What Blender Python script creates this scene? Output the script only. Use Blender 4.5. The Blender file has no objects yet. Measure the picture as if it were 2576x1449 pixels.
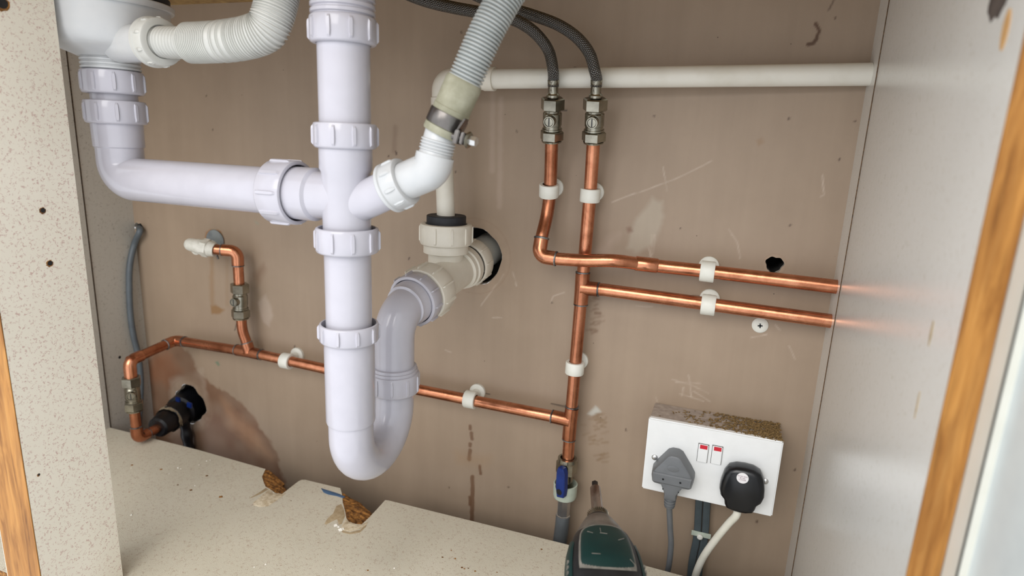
import bpy, bmesh, math, random
import numpy as np
from mathutils import Vector, Matrix

random.seed(7)
rng = np.random.default_rng(7)
C = bpy.context.scene.collection
PI = math.pi

# ------------------------------------------------------------------ camera, world, lights, exposure
D = 0.73                  # camera to back wall (m)
OZ = 0.63                 # height of the camera above the kitchen floor
F = 1558.9                # focal length in pixels of the 2576 px wide frame
RM = np.array([[0.93891625, 0.34156377, 0.04207687],
               [0.11794734, -0.20451605, -0.97173124],
               [-0.32330279, 0.91733711, -0.23230998]])   # rows: camera right, down, forward
CAM = np.array([0.0, -D, OZ])
cam_data = bpy.data.cameras.new('camera')
cam = bpy.data.objects.new('camera', cam_data)
C.objects.link(cam)
cam.matrix_world = Matrix([[RM[0][i], -RM[1][i], -RM[2][i], CAM[i]] for i in range(3)] + [[0, 0, 0, 1]])
cam_data.sensor_width = 36.0
cam_data.lens = 36.0 * F / 2576.0
cam_data.clip_start = 0.01
cam_data.dof.use_dof = True
cam_data.dof.focus_distance = 0.66
cam_data.dof.aperture_fstop = 5.0
sc = bpy.context.scene
sc.camera = cam

world = bpy.data.worlds.new('world')
sc.world = world
world.use_nodes = True
wn = world.node_tree.nodes
wn['Background'].inputs[0].default_value = (0.93, 0.955, 1.0, 1)
wn['Background'].inputs[1].default_value = 1.12


def area(name, loc, target, sx, sy, power, col):
    l = bpy.data.lights.new(name, 'AREA')
    l.shape = 'RECTANGLE'
    l.size, l.size_y, l.energy, l.color = sx, sy, power, col
    o = bpy.data.objects.new(name, l)
    C.objects.link(o)
    o.location = loc
    o.rotation_euler = (Vector(target) - Vector(loc)).to_track_quat('-Z', 'Y').to_euler()
    return o


area('window_daylight', (-0.45, -2.1, 1.60), (-0.3, 0, 0.40), 1.6, 1.2, 20, (1.0, 0.97, 0.93))
area('overhead_fill', (-0.2, -1.05, 2.35), (-0.2, -0.9, 0), 0.5, 0.5, 7, (1.0, 0.95, 0.88))  # added overhead fill that brightens the cupboard floor, not a known lamp
sc.view_settings.view_transform = 'Standard'
sc.view_settings.look = 'None'
sc.view_settings.gamma = 1.0
sc.view_settings.use_curve_mapping = False
sc.view_settings.exposure = 0.42


# ------------------------------------------------------------------ measuring: a photo pixel to a real point at a known distance from the back wall
def ray(px, py):
    return RM.T @ np.array([(px - 1288.0) / F, (py - 724.5) / F, 1.0])


def at(px, py, e):
    d = ray(px, py)
    return Vector(CAM + d * ((D - e) / d[1]))


def atx(px, py, X):
    d = ray(px, py)
    return Vector(CAM + d * (X / d[0]))


def atz(px, py, Z):
    d = ray(px, py)
    return Vector(CAM + d * ((Z - OZ) / d[2]))


def W(x, e, z):
    return Vector((x, -e, z + OZ))


def zf(px, py, e):
    return at(px, py, e).z


XL, XR = -0.907, 0.109    # side walls of the cupboard
ZF = OZ - 0.478           # top of the cupboard floor
ZC = OZ + 0.167           # underside of the worktop
EF = 0.385                # cupboard front
EB = 0.081                # back edge of the cupboard floor


# ------------------------------------------------------------------ materials
def lin(r, g, b):
    f = lambda c: (c / 255 / 12.92) if c / 255 <= 0.04045 else ((c / 255 + 0.055) / 1.055) ** 2.4
    return (f(r), f(g), f(b), 1)


class NT:
    def __init__(s, name):
        s.m = bpy.data.materials.new(name)
        s.m.use_nodes = True
        s.n, s.l = s.m.node_tree.nodes, s.m.node_tree.links
        s.p = s.n['Principled BSDF']

    def new(s, t, **kw):
        n = s.n.new(t)
        for k, v in kw.items():
            setattr(n, k, v)
        return n

    def link(s, a, b):
        s.l.new(a, b)

    def coords(s, scale=(1, 1, 1), kind='Object'):
        tc = s.new('ShaderNodeTexCoord')
        mp = s.new('ShaderNodeMapping')
        mp.inputs['Scale'].default_value = scale
        s.link(tc.outputs[kind], mp.inputs[0])
        return mp.outputs[0]

    def noise(s, vec, scale, detail=4, rough=0.55, dist=0.0):
        n = s.new('ShaderNodeTexNoise')
        n.inputs['Scale'].default_value = scale
        n.inputs['Detail'].default_value = detail
        n.inputs['Roughness'].default_value = rough
        n.inputs['Distortion'].default_value = dist
        s.link(vec, n.inputs['Vector'])
        return n.outputs['Fac']

    def ramp(s, fac, stops):
        r = s.new('ShaderNodeValToRGB')
        el = r.color_ramp.elements
        while len(el) < len(stops):
            el.new(0.5)
        for e, (p, c) in zip(el, stops):
            e.position = p
            e.color = c if len(c) == 4 else (*c, 1)
        s.link(fac, r.inputs[0])
        return r.outputs[0]

    def mix(s, fac, a, b, mode='MIX'):
        m = s.new('ShaderNodeMix', data_type='RGBA', blend_type=mode)
        for sock, v in ((m.inputs[0], fac), (m.inputs[6], a), (m.inputs[7], b)):
            if hasattr(v, 'links') or hasattr(v, 'is_linked'):
                s.link(v, sock)
            else:
                sock.default_value = v
        return m.outputs[2]

    def math(s, op, a, b=None, clamp=False):
        m = s.new('ShaderNodeMath', operation=op, use_clamp=clamp)
        for i, v in enumerate((a, b)):
            if v is None:
                continue
            if hasattr(v, 'is_linked'):
                s.link(v, m.inputs[i])
            else:
                m.inputs[i].default_value = v
        return m.outputs[0]

    def bump(s, h, strength=0.2, dist=0.001):
        b = s.new('ShaderNodeBump')
        b.inputs['Strength'].default_value = strength
        b.inputs['Distance'].default_value = dist
        s.link(h, b.inputs['Height'])
        s.link(b.outputs[0], s.p.inputs['Normal'])

    def base(s, c):
        if hasattr(c, 'is_linked'):
            s.link(c, s.p.inputs['Base Color'])
        else:
            s.p.inputs['Base Color'].default_value = c

    def set(s, rough=None, metal=None, spec=None, coat=None):
        if rough is not None:
            if hasattr(rough, 'is_linked'):
                s.link(rough, s.p.inputs['Roughness'])
            else:
                s.p.inputs['Roughness'].default_value = rough
        if metal is not None:
            s.p.inputs['Metallic'].default_value = metal
        if spec is not None:
            s.p.inputs['Specular IOR Level'].default_value = spec
        if coat is not None:
            s.p.inputs['Coat Weight'].default_value = coat
        return s.m


def plain(name, c1, c2=None, rough=0.4, metal=0.0, scale=60, bump=0.0, spec=None, stretch=(1, 1, 1), stops=(0.35, 0.65)):
    t = NT(name)
    v = t.coords(stretch)
    n = t.noise(v, scale)
    t.base(t.ramp(n, [(stops[0], c1), (stops[1], c2 or c1)]))
    if bump:
        t.bump(t.noise(v, scale * 4), bump)
    return t.set(rough, metal, spec)


def melamine(name, base, base2, fleck, amount=0.02, scale=190, bump=0.08, rough=0.42):
    t = NT(name)
    v = t.coords()
    soft = t.ramp(t.noise(v, 6), [(0.3, base), (0.7, base2)])
    w = t.noise(v, scale, 2, 0.5, 0.6)
    line = t.math('LESS_THAN', t.math('ABSOLUTE', t.math('SUBTRACT', w, 0.5)), amount)
    gate = t.math('GREATER_THAN', t.noise(v, scale * 0.9, 1, 0.4), 0.53)
    f = t.math('MULTIPLY', t.math('MULTIPLY', line, gate), 0.8)
    t.base(t.mix(f, soft, fleck))
    t.bump(t.noise(v, 900, 3), bump, 0.0006)
    return t.set(rough)


M = {}
M['melamine'] = melamine('speckled_melamine', lin(220, 213, 196), lin(228, 221, 205), lin(188, 156, 146), 0.030, 350)
M['floor'] = melamine('floor_board', lin(197, 191, 173), lin(206, 200, 183), lin(168, 148, 130), 0.02, 280, 0.6, 0.55)
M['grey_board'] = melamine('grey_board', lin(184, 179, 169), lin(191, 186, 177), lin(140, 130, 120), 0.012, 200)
M['side_white'] = melamine('side_white', lin(216, 215, 209), lin(221, 220, 215), lin(198, 193, 182), 0.012, 200, 0.2, 0.2)
M['side_white'].node_tree.nodes['Principled BSDF'].inputs['Specular IOR Level'].default_value = 0.75


def oak():
    t = NT('oak')
    v = t.coords((1, 1, 0.06))
    n = t.noise(v, 260, 5, 0.6, 0.3)
    v2 = t.coords((1, 1, 0.12))
    n2 = t.noise(v2, 110, 3, 0.6, 1.2)
    a = t.ramp(n, [(0.30, lin(112, 70, 28)), (0.5, lin(164, 111, 52)), (0.7, lin(186, 136, 74))])
    b = t.ramp(n2, [(0.38, lin(118, 76, 32)), (0.62, lin(188, 136, 70))])
    t.base(t.mix(0.42, a, b))
    t.bump(n, 0.1)
    return t.set(0.5, spec=0.25)


M['oak'] = oak()
M['chip'] = plain('raw_chipboard', lin(92, 58, 24), lin(168, 116, 54), 0.9, scale=260, bump=0.6)
M['chip_edge'] = plain('chipboard_edge', lin(66, 48, 32), lin(116, 90, 62), 0.9, scale=400, bump=0.4)
M['torn'] = plain('torn_paper', lin(176, 158, 128), lin(214, 202, 178), 0.8, scale=220, bump=0.3)
M['torn_brown'] = plain('torn_brown', lin(160, 140, 108), lin(178, 160, 130), 0.8, scale=220, bump=0.3)
M['white'] = plain('new_white_plastic', lin(186, 184, 192), lin(189, 187, 195), 0.16)
M['white_warm'] = plain('waste_white_plastic', lin(192, 194, 195), lin(197, 198, 198), 0.26)
M['old_white'] = plain('aged_white_plastic', lin(216, 210, 196), lin(226, 221, 208), 0.42, scale=40)
M['pipe_old'] = plain('stained_pipe', lin(206, 201, 186), lin(226, 223, 212), 0.42, scale=30, stretch=(0.6, 1, 0.6), stops=(0.2, 0.55))
M['clip'] = plain('clip_plastic', lin(222, 222, 212), lin(230, 230, 222), 0.45)
M['corr'] = plain('corrugated_white', lin(190, 190, 184), lin(198, 198, 192), 0.4)
M['grey_hose'] = plain('drain_hose_grey', lin(160, 165, 163), lin(172, 176, 174), 0.45)
M['rubber_beige'] = plain('rubber_cuff', lin(136, 134, 112), lin(160, 158, 138), 0.6, scale=70)


def copper(name, dark=0.0):
    t = NT(name)
    v = t.coords()
    n = t.noise(v, 45, 6, 0.65, 0.4)
    c = t.ramp(n, [(0.25, lin(150, 92, 64)), (0.45, lin(192, 126, 94)), (0.62, lin(212, 146, 112)), (0.8, lin(182, 124, 84))])
    if dark:
        c = t.mix(dark, c, lin(120, 66, 40))
    t.base(c)
    r = t.ramp(t.noise(v, 90, 4), [(0.3, (0.18, 0.18, 0.18)), (0.7, (0.30, 0.30, 0.30))])
    t.bump(t.noise(v, 300, 3), 0.05)
    return t.set(r, 0.92)


M['copper'] = copper('copper')
M['copper_dull'] = copper('copper_dull', 0.35)
M['solder'] = plain('solder', lin(44, 44, 46), lin(150, 150, 148), 0.4, 0.7, 120)
M['nickel'] = plain('nickel_brass', lin(128, 124, 112), lin(162, 158, 144), 0.22, 0.95, 60)
M['chrome'] = plain('chrome', lin(200, 200, 198), lin(215, 215, 215), 0.28, 0.9)
M['steel_dark'] = plain('dark_steel', lin(96, 92, 90), lin(120, 116, 112), 0.3, 0.9)
M['zinc'] = plain('zinc_washer', lin(130, 138, 144), lin(168, 176, 180), 0.4, 0.8)


def braid():
    t = NT('steel_braid')
    uv = t.coords((1, 1, 1), 'UV')
    sx = t.new('ShaderNodeSeparateXYZ')
    t.link(uv, sx.inputs[0])
    u = t.math('MULTIPLY', sx.outputs[0], 12 * 2 * PI)
    w = t.math('MULTIPLY', sx.outputs[1], 2 * PI * 420)
    a = t.math('SINE', t.math('ADD', u, w))
    b = t.math('SINE', t.math('SUBTRACT', u, w))
    h = t.math('MAXIMUM', a, b)
    k = t.math('MULTIPLY', a, b)
    t.base(t.ramp(t.math('ADD', t.math('MULTIPLY', k, 0.5), 0.5), [(0.2, lin(20, 20, 22)), (0.85, lin(150, 148, 145))]))
    t.bump(h, 0.7, 0.0006)
    return t.set(0.28, 0.9)


M['braid'] = braid()
M['black'] = plain('black_plastic', lin(16, 18, 22), lin(22, 24, 28), 0.38)
M['black_rubber'] = plain('black_rubber', lin(24, 26, 32), lin(34, 36, 42), 0.6, scale=90, bump=0.2)
M['hole'] = plain('dark_hollow', lin(22, 20, 19), lin(36, 32, 29), 0.9, scale=120)
M['plaster'] = plain('broken_plaster', lin(150, 140, 128), lin(196, 188, 176), 0.9, scale=200, bump=0.5)
M['grey_cable'] = plain('grey_cable', lin(84, 92, 98), lin(94, 102, 108), 0.45)
M['grey_cable_dark'] = plain('grey_flat_cable', lin(66, 76, 80), lin(76, 86, 90), 0.5)
M['grey_hose_dark'] = plain('dark_grey_hose', lin(86, 90, 92), lin(98, 102, 104), 0.4)
M['blue'] = plain('blue_plastic', lin(6, 36, 100), lin(10, 44, 116), 0.35)
M['blue_tape'] = plain('blue_tape', lin(62, 92, 124), lin(74, 104, 138), 0.6)
M['nylon'] = plain('nylon_nut', lin(176, 186, 172), lin(190, 200, 186), 0.4)
M['socket'] = plain('socket_white', lin(232, 234, 234), lin(236, 238, 238), 0.3)
M['pattress'] = plain('pattress_dusty', lin(150, 138, 128), lin(180, 168, 158), 0.7, scale=90, bump=0.3)
M['pattress_side'] = plain('pattress_side', lin(196, 192, 186), lin(206, 203, 198), 0.5)
M['chip_pale'] = plain('chipped_edge', lin(190, 146, 92), lin(206, 166, 112), 0.8)
M['scar'] = plain('old_screw_scar', lin(58, 50, 46), lin(86, 76, 70), 0.8)
M['red'] = plain('red_flag', lin(196, 24, 44), lin(204, 28, 48), 0.35)
M['grey_plug'] = plain('grey_plug', lin(104, 107, 110), lin(110, 113, 116), 0.42)
M['black_plug'] = plain('black_plug', lin(14, 16, 20), lin(20, 22, 27), 0.28)
M['cable_white'] = plain('white_cable', lin(222, 220, 206), lin(230, 228, 216), 0.4)
M['sticker'] = plain('sticker', lin(232, 230, 232), lin(236, 234, 236), 0.5)
M['ink'] = plain('sticker_ink', lin(120, 40, 90), lin(110, 40, 80), 0.6)
M['sawdust'] = plain('sawdust', lin(92, 72, 42), lin(158, 130, 84), 0.9, scale=400)
M['crumb'] = plain('plaster_crumb', lin(228, 224, 214), lin(236, 232, 224), 0.9)
M['drill_green'] = plain('drill_green', lin(2, 36, 35), lin(5, 43, 41), 0.4, scale=40)
M['drill_black'] = plain('drill_rubber', lin(16, 17, 19), lin(36, 36, 38), 0.5, scale=80, bump=0.15, stops=(0.45, 0.9))
M['drill_grey'] = plain('drill_nose', lin(98, 92, 86), lin(132, 126, 118), 0.4, 0.55, scale=60)
M['drill_trim'] = plain('drill_trim', lin(92, 89, 82), lin(120, 116, 108), 0.6, scale=150)
M['bit'] = plain('bit_holder', lin(120, 100, 88), lin(168, 158, 150), 0.32, 0.9, scale=120, stretch=(1, 0.3, 1))
M['bit_tip'] = plain('bit_tip', lin(58, 52, 50), lin(84, 78, 74), 0.4, 0.8)
M['door_white'] = plain('door_white', lin(206, 205, 194), lin(210, 209, 199), 0.45)
M['door_panel'] = plain('door_panel', lin(196, 204, 204), lin(202, 210, 209), 0.3)
M['worktop'] = plain('worktop_under', lin(140, 108, 66), lin(178, 146, 92), 0.8, scale=90)
M['steel'] = plain('sink_steel', lin(120, 120, 120), lin(140, 140, 140), 0.4, 0.9)
M['painted'] = plain('painted_fitting', lin(204, 202, 190), lin(224, 222, 212), 0.55, scale=120, bump=0.35)
M['dirty_black'] = plain('dirty_black', lin(9, 10, 14), lin(20, 21, 27), 0.45, scale=60, bump=0.25)
M['mud'] = plain('dried_plaster', lin(120, 106, 84), lin(176, 164, 140), 0.9, scale=150, bump=0.4)


def wall_mat():
    t = NT('painted_plaster')
    at_ = t.new('ShaderNodeVertexColor', layer_name='paint')
    v = t.coords((1, 1, 0.07))
    st = t.noise(v, 55, 4, 0.6)
    v2 = t.coords()
    bl = t.noise(v2, 9, 4, 0.6)
    c = t.mix(1.0, at_.outputs[0], t.ramp(st, [(0.3, (0.955, 0.95, 0.945)), (0.7, (1.025, 1.025, 1.025))]), 'MULTIPLY')
    c = t.mix(1.0, c, t.ramp(bl, [(0.3, (0.93, 0.92, 0.91)), (0.7, (1.05, 1.05, 1.05))]), 'MULTIPLY')
    # tiny dark specks
    vo = t.new('ShaderNodeTexVoronoi')
    vo.inputs['Scale'].default_value = 55
    t.link(v2, vo.inputs['Vector'])
    near = t.math('LESS_THAN', vo.outputs['Distance'], 0.038)
    sp = t.new('ShaderNodeSeparateColor')
    t.link(vo.outputs['Color'], sp.inputs[0])
    rare = t.math('GREATER_THAN', sp.outputs[0], 0.80)
    f = t.math('MULTIPLY', t.math('MULTIPLY', near, rare), 0.75)
    c = t.mix(f, c, lin(70, 48, 36))
    t.base(c)
    t.bump(t.noise(v2, 500, 3), 0.12, 0.0006)
    return t.set(0.5)


M['wall'] = wall_mat()

# ------------------------------------------------------------------ mesh helpers
ORG = {}


def smooth(me, ang=38):
    me.shade_smooth()
    me.set_sharp_from_angle(angle=math.radians(ang))


def arr(p):
    return np.array(p, float)


def nrm(v):
    v = arr(v)
    return v / np.linalg.norm(v)


def perp(t, hint=None):
    t = nrm(t)
    h = arr(hint) if hint is not None else (arr((0, 0, 1)) if abs(t[2]) < 0.9 else arr((1, 0, 0)))
    u = h - t * (h @ t)
    u = nrm(u)
    return u, np.cross(t, u)


class MB:
    def __init__(s):
        s.v, s.f, s.uv = [], [], None

    def add(s, v, f):
        o = len(s.v)
        s.v.extend([tuple(x) for x in v])
        s.f.extend([tuple(i + o for i in q) for q in f])
        return s

    def sweep(s, path, radii, seg=28, cap=True, hint=None, uv=False, tang=None, a0=0.0):
        P = [arr(p) for p in path]
        n = len(P)
        if np.isscalar(radii):
            radii = [radii] * n
        # tangents from distinct neighbours
        T = []
        for i in range(n):
            if tang is not None:
                T.append(nrm(tang))
                continue
            a, b = i, i
            while a > 0 and np.linalg.norm(P[a] - P[i]) < 1e-7:
                a -= 1
            a = max(a - 1, 0) if np.linalg.norm(P[a] - P[i]) < 1e-7 else a
            b = i
            while b < n - 1 and np.linalg.norm(P[b] - P[i]) < 1e-7:
                b += 1
            T.append(nrm(P[b] - P[a]))
        u, w = perp(T[0], hint)
        L = 0.0
        vs, fs, uvs = [], [], []
        for i in range(n):
            if i:
                u = u - T[i] * (u @ T[i])
                u = nrm(u)
                w = np.cross(T[i], u)
                L += np.linalg.norm(P[i] - P[i - 1])
            for k in range(seg):
                a = 2 * PI * k / seg + a0
                vs.append(P[i] + (u * math.cos(a) + w * math.sin(a)) * radii[i])
            uvs.append(L)
        luv = []
        for i in range(n - 1):
            for k in range(seg):
                k2 = (k + 1) % seg
                fs.append((i * seg + k, i * seg + k2, (i + 1) * seg + k2, (i + 1) * seg + k))
                luv += [(k / seg, uvs[i]), ((k + 1) / seg, uvs[i]), ((k + 1) / seg, uvs[i + 1]), (k / seg, uvs[i + 1])]
        if cap:
            fs.append(tuple(range(seg - 1, -1, -1)))
            luv += [(0, 0)] * seg
            fs.append(tuple(range((n - 1) * seg, n * seg)))
            luv += [(0, 0)] * seg
        if uv:
            s.uv = luv
        return s.add(vs, fs)

    def lathe(s, p0, d, prof, seg=36, cap=True, hint=None, a0=0.0):
        d = nrm(d)
        return s.sweep([arr(p0) + d * a for a, r in prof], [max(r, 1e-5) for a, r in prof], seg, cap, hint, tang=d, a0=a0)

    def box(s, c, ux, uy, uz, hx, hy, hz):
        c, ux, uy, uz = arr(c), nrm(ux), nrm(uy), nrm(uz)
        vs = [c + ux * a * hx + uy * b * hy + uz * d * hz for d in (-1, 1) for b in (-1, 1) for a in (-1, 1)]
        return s.add(vs, [(0, 2, 3, 1), (4, 5, 7, 6), (0, 1, 5, 4), (2, 6, 7, 3), (1, 3, 7, 5), (0, 4, 6, 2)])

    def abox(s, x0, x1, y0, y1, z0, z1):
        return s.box(((x0 + x1) / 2, (y0 + y1) / 2, (z0 + z1) / 2), (1, 0, 0), (0, 1, 0), (0, 0, 1), abs(x1 - x0) / 2, abs(y1 - y0) / 2, abs(z1 - z0) / 2)

    def rings(s, R, cap=True, closed=True):
        """a loft through equal-length rings of points"""
        m = len(R[0])
        vs = [p for r in R for p in r]
        fs = []
        for i in range(len(R) - 1):
            for k in range(m if closed else m - 1):
                k2 = (k + 1) % m
                fs.append((i * m + k, i * m + k2, (i + 1) * m + k2, (i + 1) * m + k))
        if cap:
            fs.append(tuple(range(m - 1, -1, -1)))
            fs.append(tuple(range((len(R) - 1) * m, len(R) * m)))
        return s.add(vs, fs)

    def prism(s, poly, o, ux, uy, n, layers):
        """poly of 2-D points, layers of (height along n, inset)"""
        o, ux, uy, n = arr(o), arr(ux), arr(uy), arr(n)
        P = np.array(poly, float)
        prv, nxt = np.roll(P, 1, 0), np.roll(P, -1, 0)
        t = nxt - prv
        t /= np.linalg.norm(t, axis=1)[:, None]
        area2 = np.sum(P[:, 0] * nxt[:, 1] - nxt[:, 0] * P[:, 1])
        nin = np.stack([-t[:, 1], t[:, 0]], 1) * (1 if area2 > 0 else -1)
        R = []
        for h, ins in layers:
            Q = P + nin * ins
            R.append([o + ux * q[0] + uy * q[1] + n * h for q in Q])
        return s.rings(R)

    def build(s, name, mat, parent=None, ang=38, origin=None, bevel=0.0, kind=None, label=None):
        me = bpy.data.meshes.new(name)
        if parent is not None:
            org = ORG[parent]
        elif origin is not None:
            org = arr(origin)
        else:
            V = np.array(s.v)
            org = arr(((V[:, 0].min() + V[:, 0].max()) / 2, (V[:, 1].min() + V[:, 1].max()) / 2, V[:, 2].min()))
        me.from_pydata([tuple(arr(v) - org) for v in s.v], [], s.f)
        me.validate()
        if s.uv is not None and len(s.uv) == len(me.loops):
            l = me.uv_layers.new(name='UVMap')
            l.data.foreach_set('uv', np.array(s.uv, np.float32).ravel())
        bm = bmesh.new()
        bm.from_mesh(me)
        bmesh.ops.recalc_face_normals(bm, faces=bm.faces)
        if bevel:
            bmesh.ops.bevel(bm, geom=[e for e in bm.edges if len(e.link_faces) == 2 and e.calc_face_angle(0) > 0.6], offset=bevel, segments=2, affect='EDGES', clamp_overlap=True)
        bm.to_mesh(me)
        bm.free()
        me.materials.append(mat)
        smooth(me, ang)
        o = bpy.data.objects.new(name, me)
        C.objects.link(o)
        if parent is not None:
            o.parent = parent
            ORG[o] = org
        else:
            o.location = org
            ORG[o] = org
        if kind:
            o['kind'] = kind
        if label:
            o['label'] = label
        return o


def thing(name, label, cat, loc, group=None):
    o = bpy.data.objects.new(name, None)
    o.empty_display_size = 0.01
    C.objects.link(o)
    o.location = loc
    ORG[o] = arr(loc)
    o['label'], o['category'] = label, cat
    if group:
        o['group'] = group
    return o


def tag(o, label, cat, group=None):
    o['label'], o['category'] = label, cat
    if group:
        o['group'] = group
    return o


def fillet(pts, r, n=8):
    P = [arr(p) for p in pts]
    out = [P[0]]
    rs = r if isinstance(r, (list, tuple)) else [r] * (len(P) - 2)
    for i in range(1, len(P) - 1):
        a, b = nrm(P[i - 1] - P[i]), nrm(P[i + 1] - P[i])
        ang = math.acos(max(-1, min(1, a @ b)))
        if ang > PI - 0.01:
            out.append(P[i])
            continue
        rr = rs[i - 1]
        d = min(rr / math.tan(ang / 2), 0.49 * np.linalg.norm(P[i - 1] - P[i]), 0.49 * np.linalg.norm(P[i + 1] - P[i]))
        rr = d * math.tan(ang / 2)
        cdir = nrm(a + b)
        cen = P[i] + cdir * rr / math.sin(ang / 2)
        s0, s1 = P[i] + a * d - cen, P[i] + b * d - cen
        th = PI - ang
        for k in range(n + 1):
            q = k / n
            v = (math.sin((1 - q) * th) * s0 + math.sin(q * th) * s1) / math.sin(th)
            out.append(cen + v)
    out.append(P[-1])
    return out


def catmull(pts, n=10):
    P = [arr(p) for p in pts]
    P = [2 * P[0] - P[1]] + P + [2 * P[-1] - P[-2]]
    out = []
    for i in range(1, len(P) - 2):
        for k in range(n):
            t = k / n
            out.append(0.5 * (2 * P[i] + (P[i + 1] - P[i - 1]) * t + (2 * P[i - 1] - 5 * P[i] + 4 * P[i + 1] - P[i + 2]) * t * t + (-P[i - 1] + 3 * P[i] - 3 * P[i + 1] + P[i + 2]) * t ** 3))
    out.append(P[-2])
    return out


def resample(path, step):
    P = np.array(path)
    L = np.concatenate([[0], np.cumsum(np.linalg.norm(np.diff(P, axis=0), axis=1))])
    n = max(2, int(L[-1] / step) + 1)
    q = np.linspace(0, L[-1], n)
    return np.stack([np.interp(q, L, P[:, i]) for i in range(3)], 1), q


def corrugate(path, r, pitch, depth, per=6, sharp=1.0):
    """a ribbed hose: rings along the path, crest then groove"""
    P, q = resample(path, pitch / per)
    rad = []
    for a in q:
        ph = (a / pitch) % 1.0
        rad.append(r - depth * (0.5 + 0.5 * math.cos(2 * PI * ph)) ** sharp)
    return P, rad


def nut(name, parent, p, d, length, r, rib=0.0016, ribs=10, mat=None, inner=None, flange=0.0, a0=0.1, seg=48, inner0=None, ribw=0.0016):
    """a ribbed plastic compression nut: hollow ring from p along d, moulded ribs"""
    d = nrm(d)
    b = MB()
    inner = inner or r * 0.8
    inner0 = inner0 or inner
    prof = [(0.004, inner0), (0.0, inner0 + 0.0006), (0.0, r - 0.0022), (0.0008, r - 0.0008), (0.0022, r)]
    prof += [(length - 0.002, r), (length - 0.0006, r - 0.0006), (length, r - 0.0018), (length, inner + 0.0006), (length - 0.0005, inner), (length * 0.3, inner)]
    if flange:
        prof = [(0.004, inner0), (0.0, inner0 + 0.0006), (0.0, r + flange - 0.001), (0.001, r + flange), (0.0035, r + flange), (0.0045, r)] + prof[5:]
    b.lathe(p, d, prof, seg, cap=False)
    u, w = perp(d)
    for k in range(ribs):
        a = a0 + 2 * PI * k / ribs
        o = u * math.cos(a) + w * math.sin(a)
        tn = np.cross(d, o)
        c = arr(p)
        s0, s1 = length * 0.10 + (0.004 if flange else 0), length * 0.90
        R = []
        for s_, h, wd in ((s0, 0.0, 0.75), (s0 + 0.0018, rib, 0.8), (s0 + 0.0045, rib, 1), (s1 - 0.0045, rib, 1), (s1 - 0.0018, rib * 0.9, 0.8), (s1, 0.0, 0.75)):
            q = c + d * s_
            R.append([q + o * (r - 0.0008) - tn * ribw * wd * 1.25, q + o * (r + h) - tn * ribw * wd * 0.8, q + o * (r + h) + tn * ribw * wd * 0.8, q + o * (r - 0.0008) + tn * ribw * wd * 1.25])
        b.rings(R)
    return b.build(name, mat or M['white'], parent, 35)


def hexnut(b, p, d, length, r, a0=0.0, ch=0.0012):
    d = nrm(d)
    b.lathe(p, d, [(0, r * 0.88), (0, r * 0.88), (ch, r), (length - ch, r), (length, r * 0.88), (length, r * 0.88)], 6, True, a0=a0)


# ------------------------------------------------------------------ the back wall: fine grid, painted stains, real holes
def px_wall(p):
    q = at(p[0], p[1], 0)
    return q.x, q.z


STEP = 0.0015
gx = np.arange(XL, XR + STEP * 2.5, STEP)
gz = np.arange(0.0, ZC + STEP, STEP)
NX, NZ = len(gx), len(gz)
GX, GZ = np.meshgrid(gx, gz)
base_col = np.array(lin(158, 139, 119)[:3])
col = np.ones((NZ, NX, 3)) * base_col


def vnoise(scale, seed):
    r = np.random.default_rng(seed)
    T = r.random((64, 64))
    u, v = (GX / scale) % 63, (GZ / scale) % 63
    i, j = np.floor(u).astype(int), np.floor(v).astype(int)
    fu, fv = u - i, v - j
    fu, fv = fu * fu * (3 - 2 * fu), fv * fv * (3 - 2 * fv)
    return (T[j, i] * (1 - fu) + T[j, i + 1] * fu) * (1 - fv) + (T[j + 1, i] * (1 - fu) + T[j + 1, i + 1] * fu) * fv


N1, N2, N3 = vnoise(0.02, 1), vnoise(0.006, 2), vnoise(0.05, 3)


def blend(mask, c):
    global col
    c = np.array(lin(*c)[:3])
    col = col * (1 - mask[..., None]) + c * mask[..., None]


def poly_mask(pts, soft=0.003, jit=0.002):
    """soft mask of a polygon given in photo pixels on the wall"""
    P = np.array([px_wall(p) for p in pts])
    x, z = GX + (N1 - 0.5) * 2 * jit + (N2 - 0.5) * jit, GZ + (N3 - 0.5) * 2 * jit + (N2 - 0.5) * jit
    m = 0.03
    sel = (x > P[:, 0].min() - m) & (x < P[:, 0].max() + m) & (z > P[:, 1].min() - m) & (z < P[:, 1].max() + m)
    xs, zs = x[sel], z[sel]
    inside = np.zeros(xs.shape, bool)
    dist = np.full(xs.shape, 9.0)
    for i in range(len(P)):
        a, b = P[i], P[(i + 1) % len(P)]
        if abs(b[1] - a[1]) > 1e-9:
            c = ((a[1] > zs) != (b[1] > zs)) & (xs < (b[0] - a[0]) * (zs - a[1]) / (b[1] - a[1]) + a[0])
            inside ^= c
        ab = b - a
        t = np.clip(((xs - a[0]) * ab[0] + (zs - a[1]) * ab[1]) / (ab @ ab + 1e-12), 0, 1)
        dist = np.minimum(dist, np.hypot(xs - a[0] - ab[0] * t, zs - a[1] - ab[1] * t))
    sd = np.where(inside, dist, -dist)
    out = np.zeros(GX.shape)
    out[sel] = np.clip(0.5 + sd / soft, 0, 1)
    return out


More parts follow.
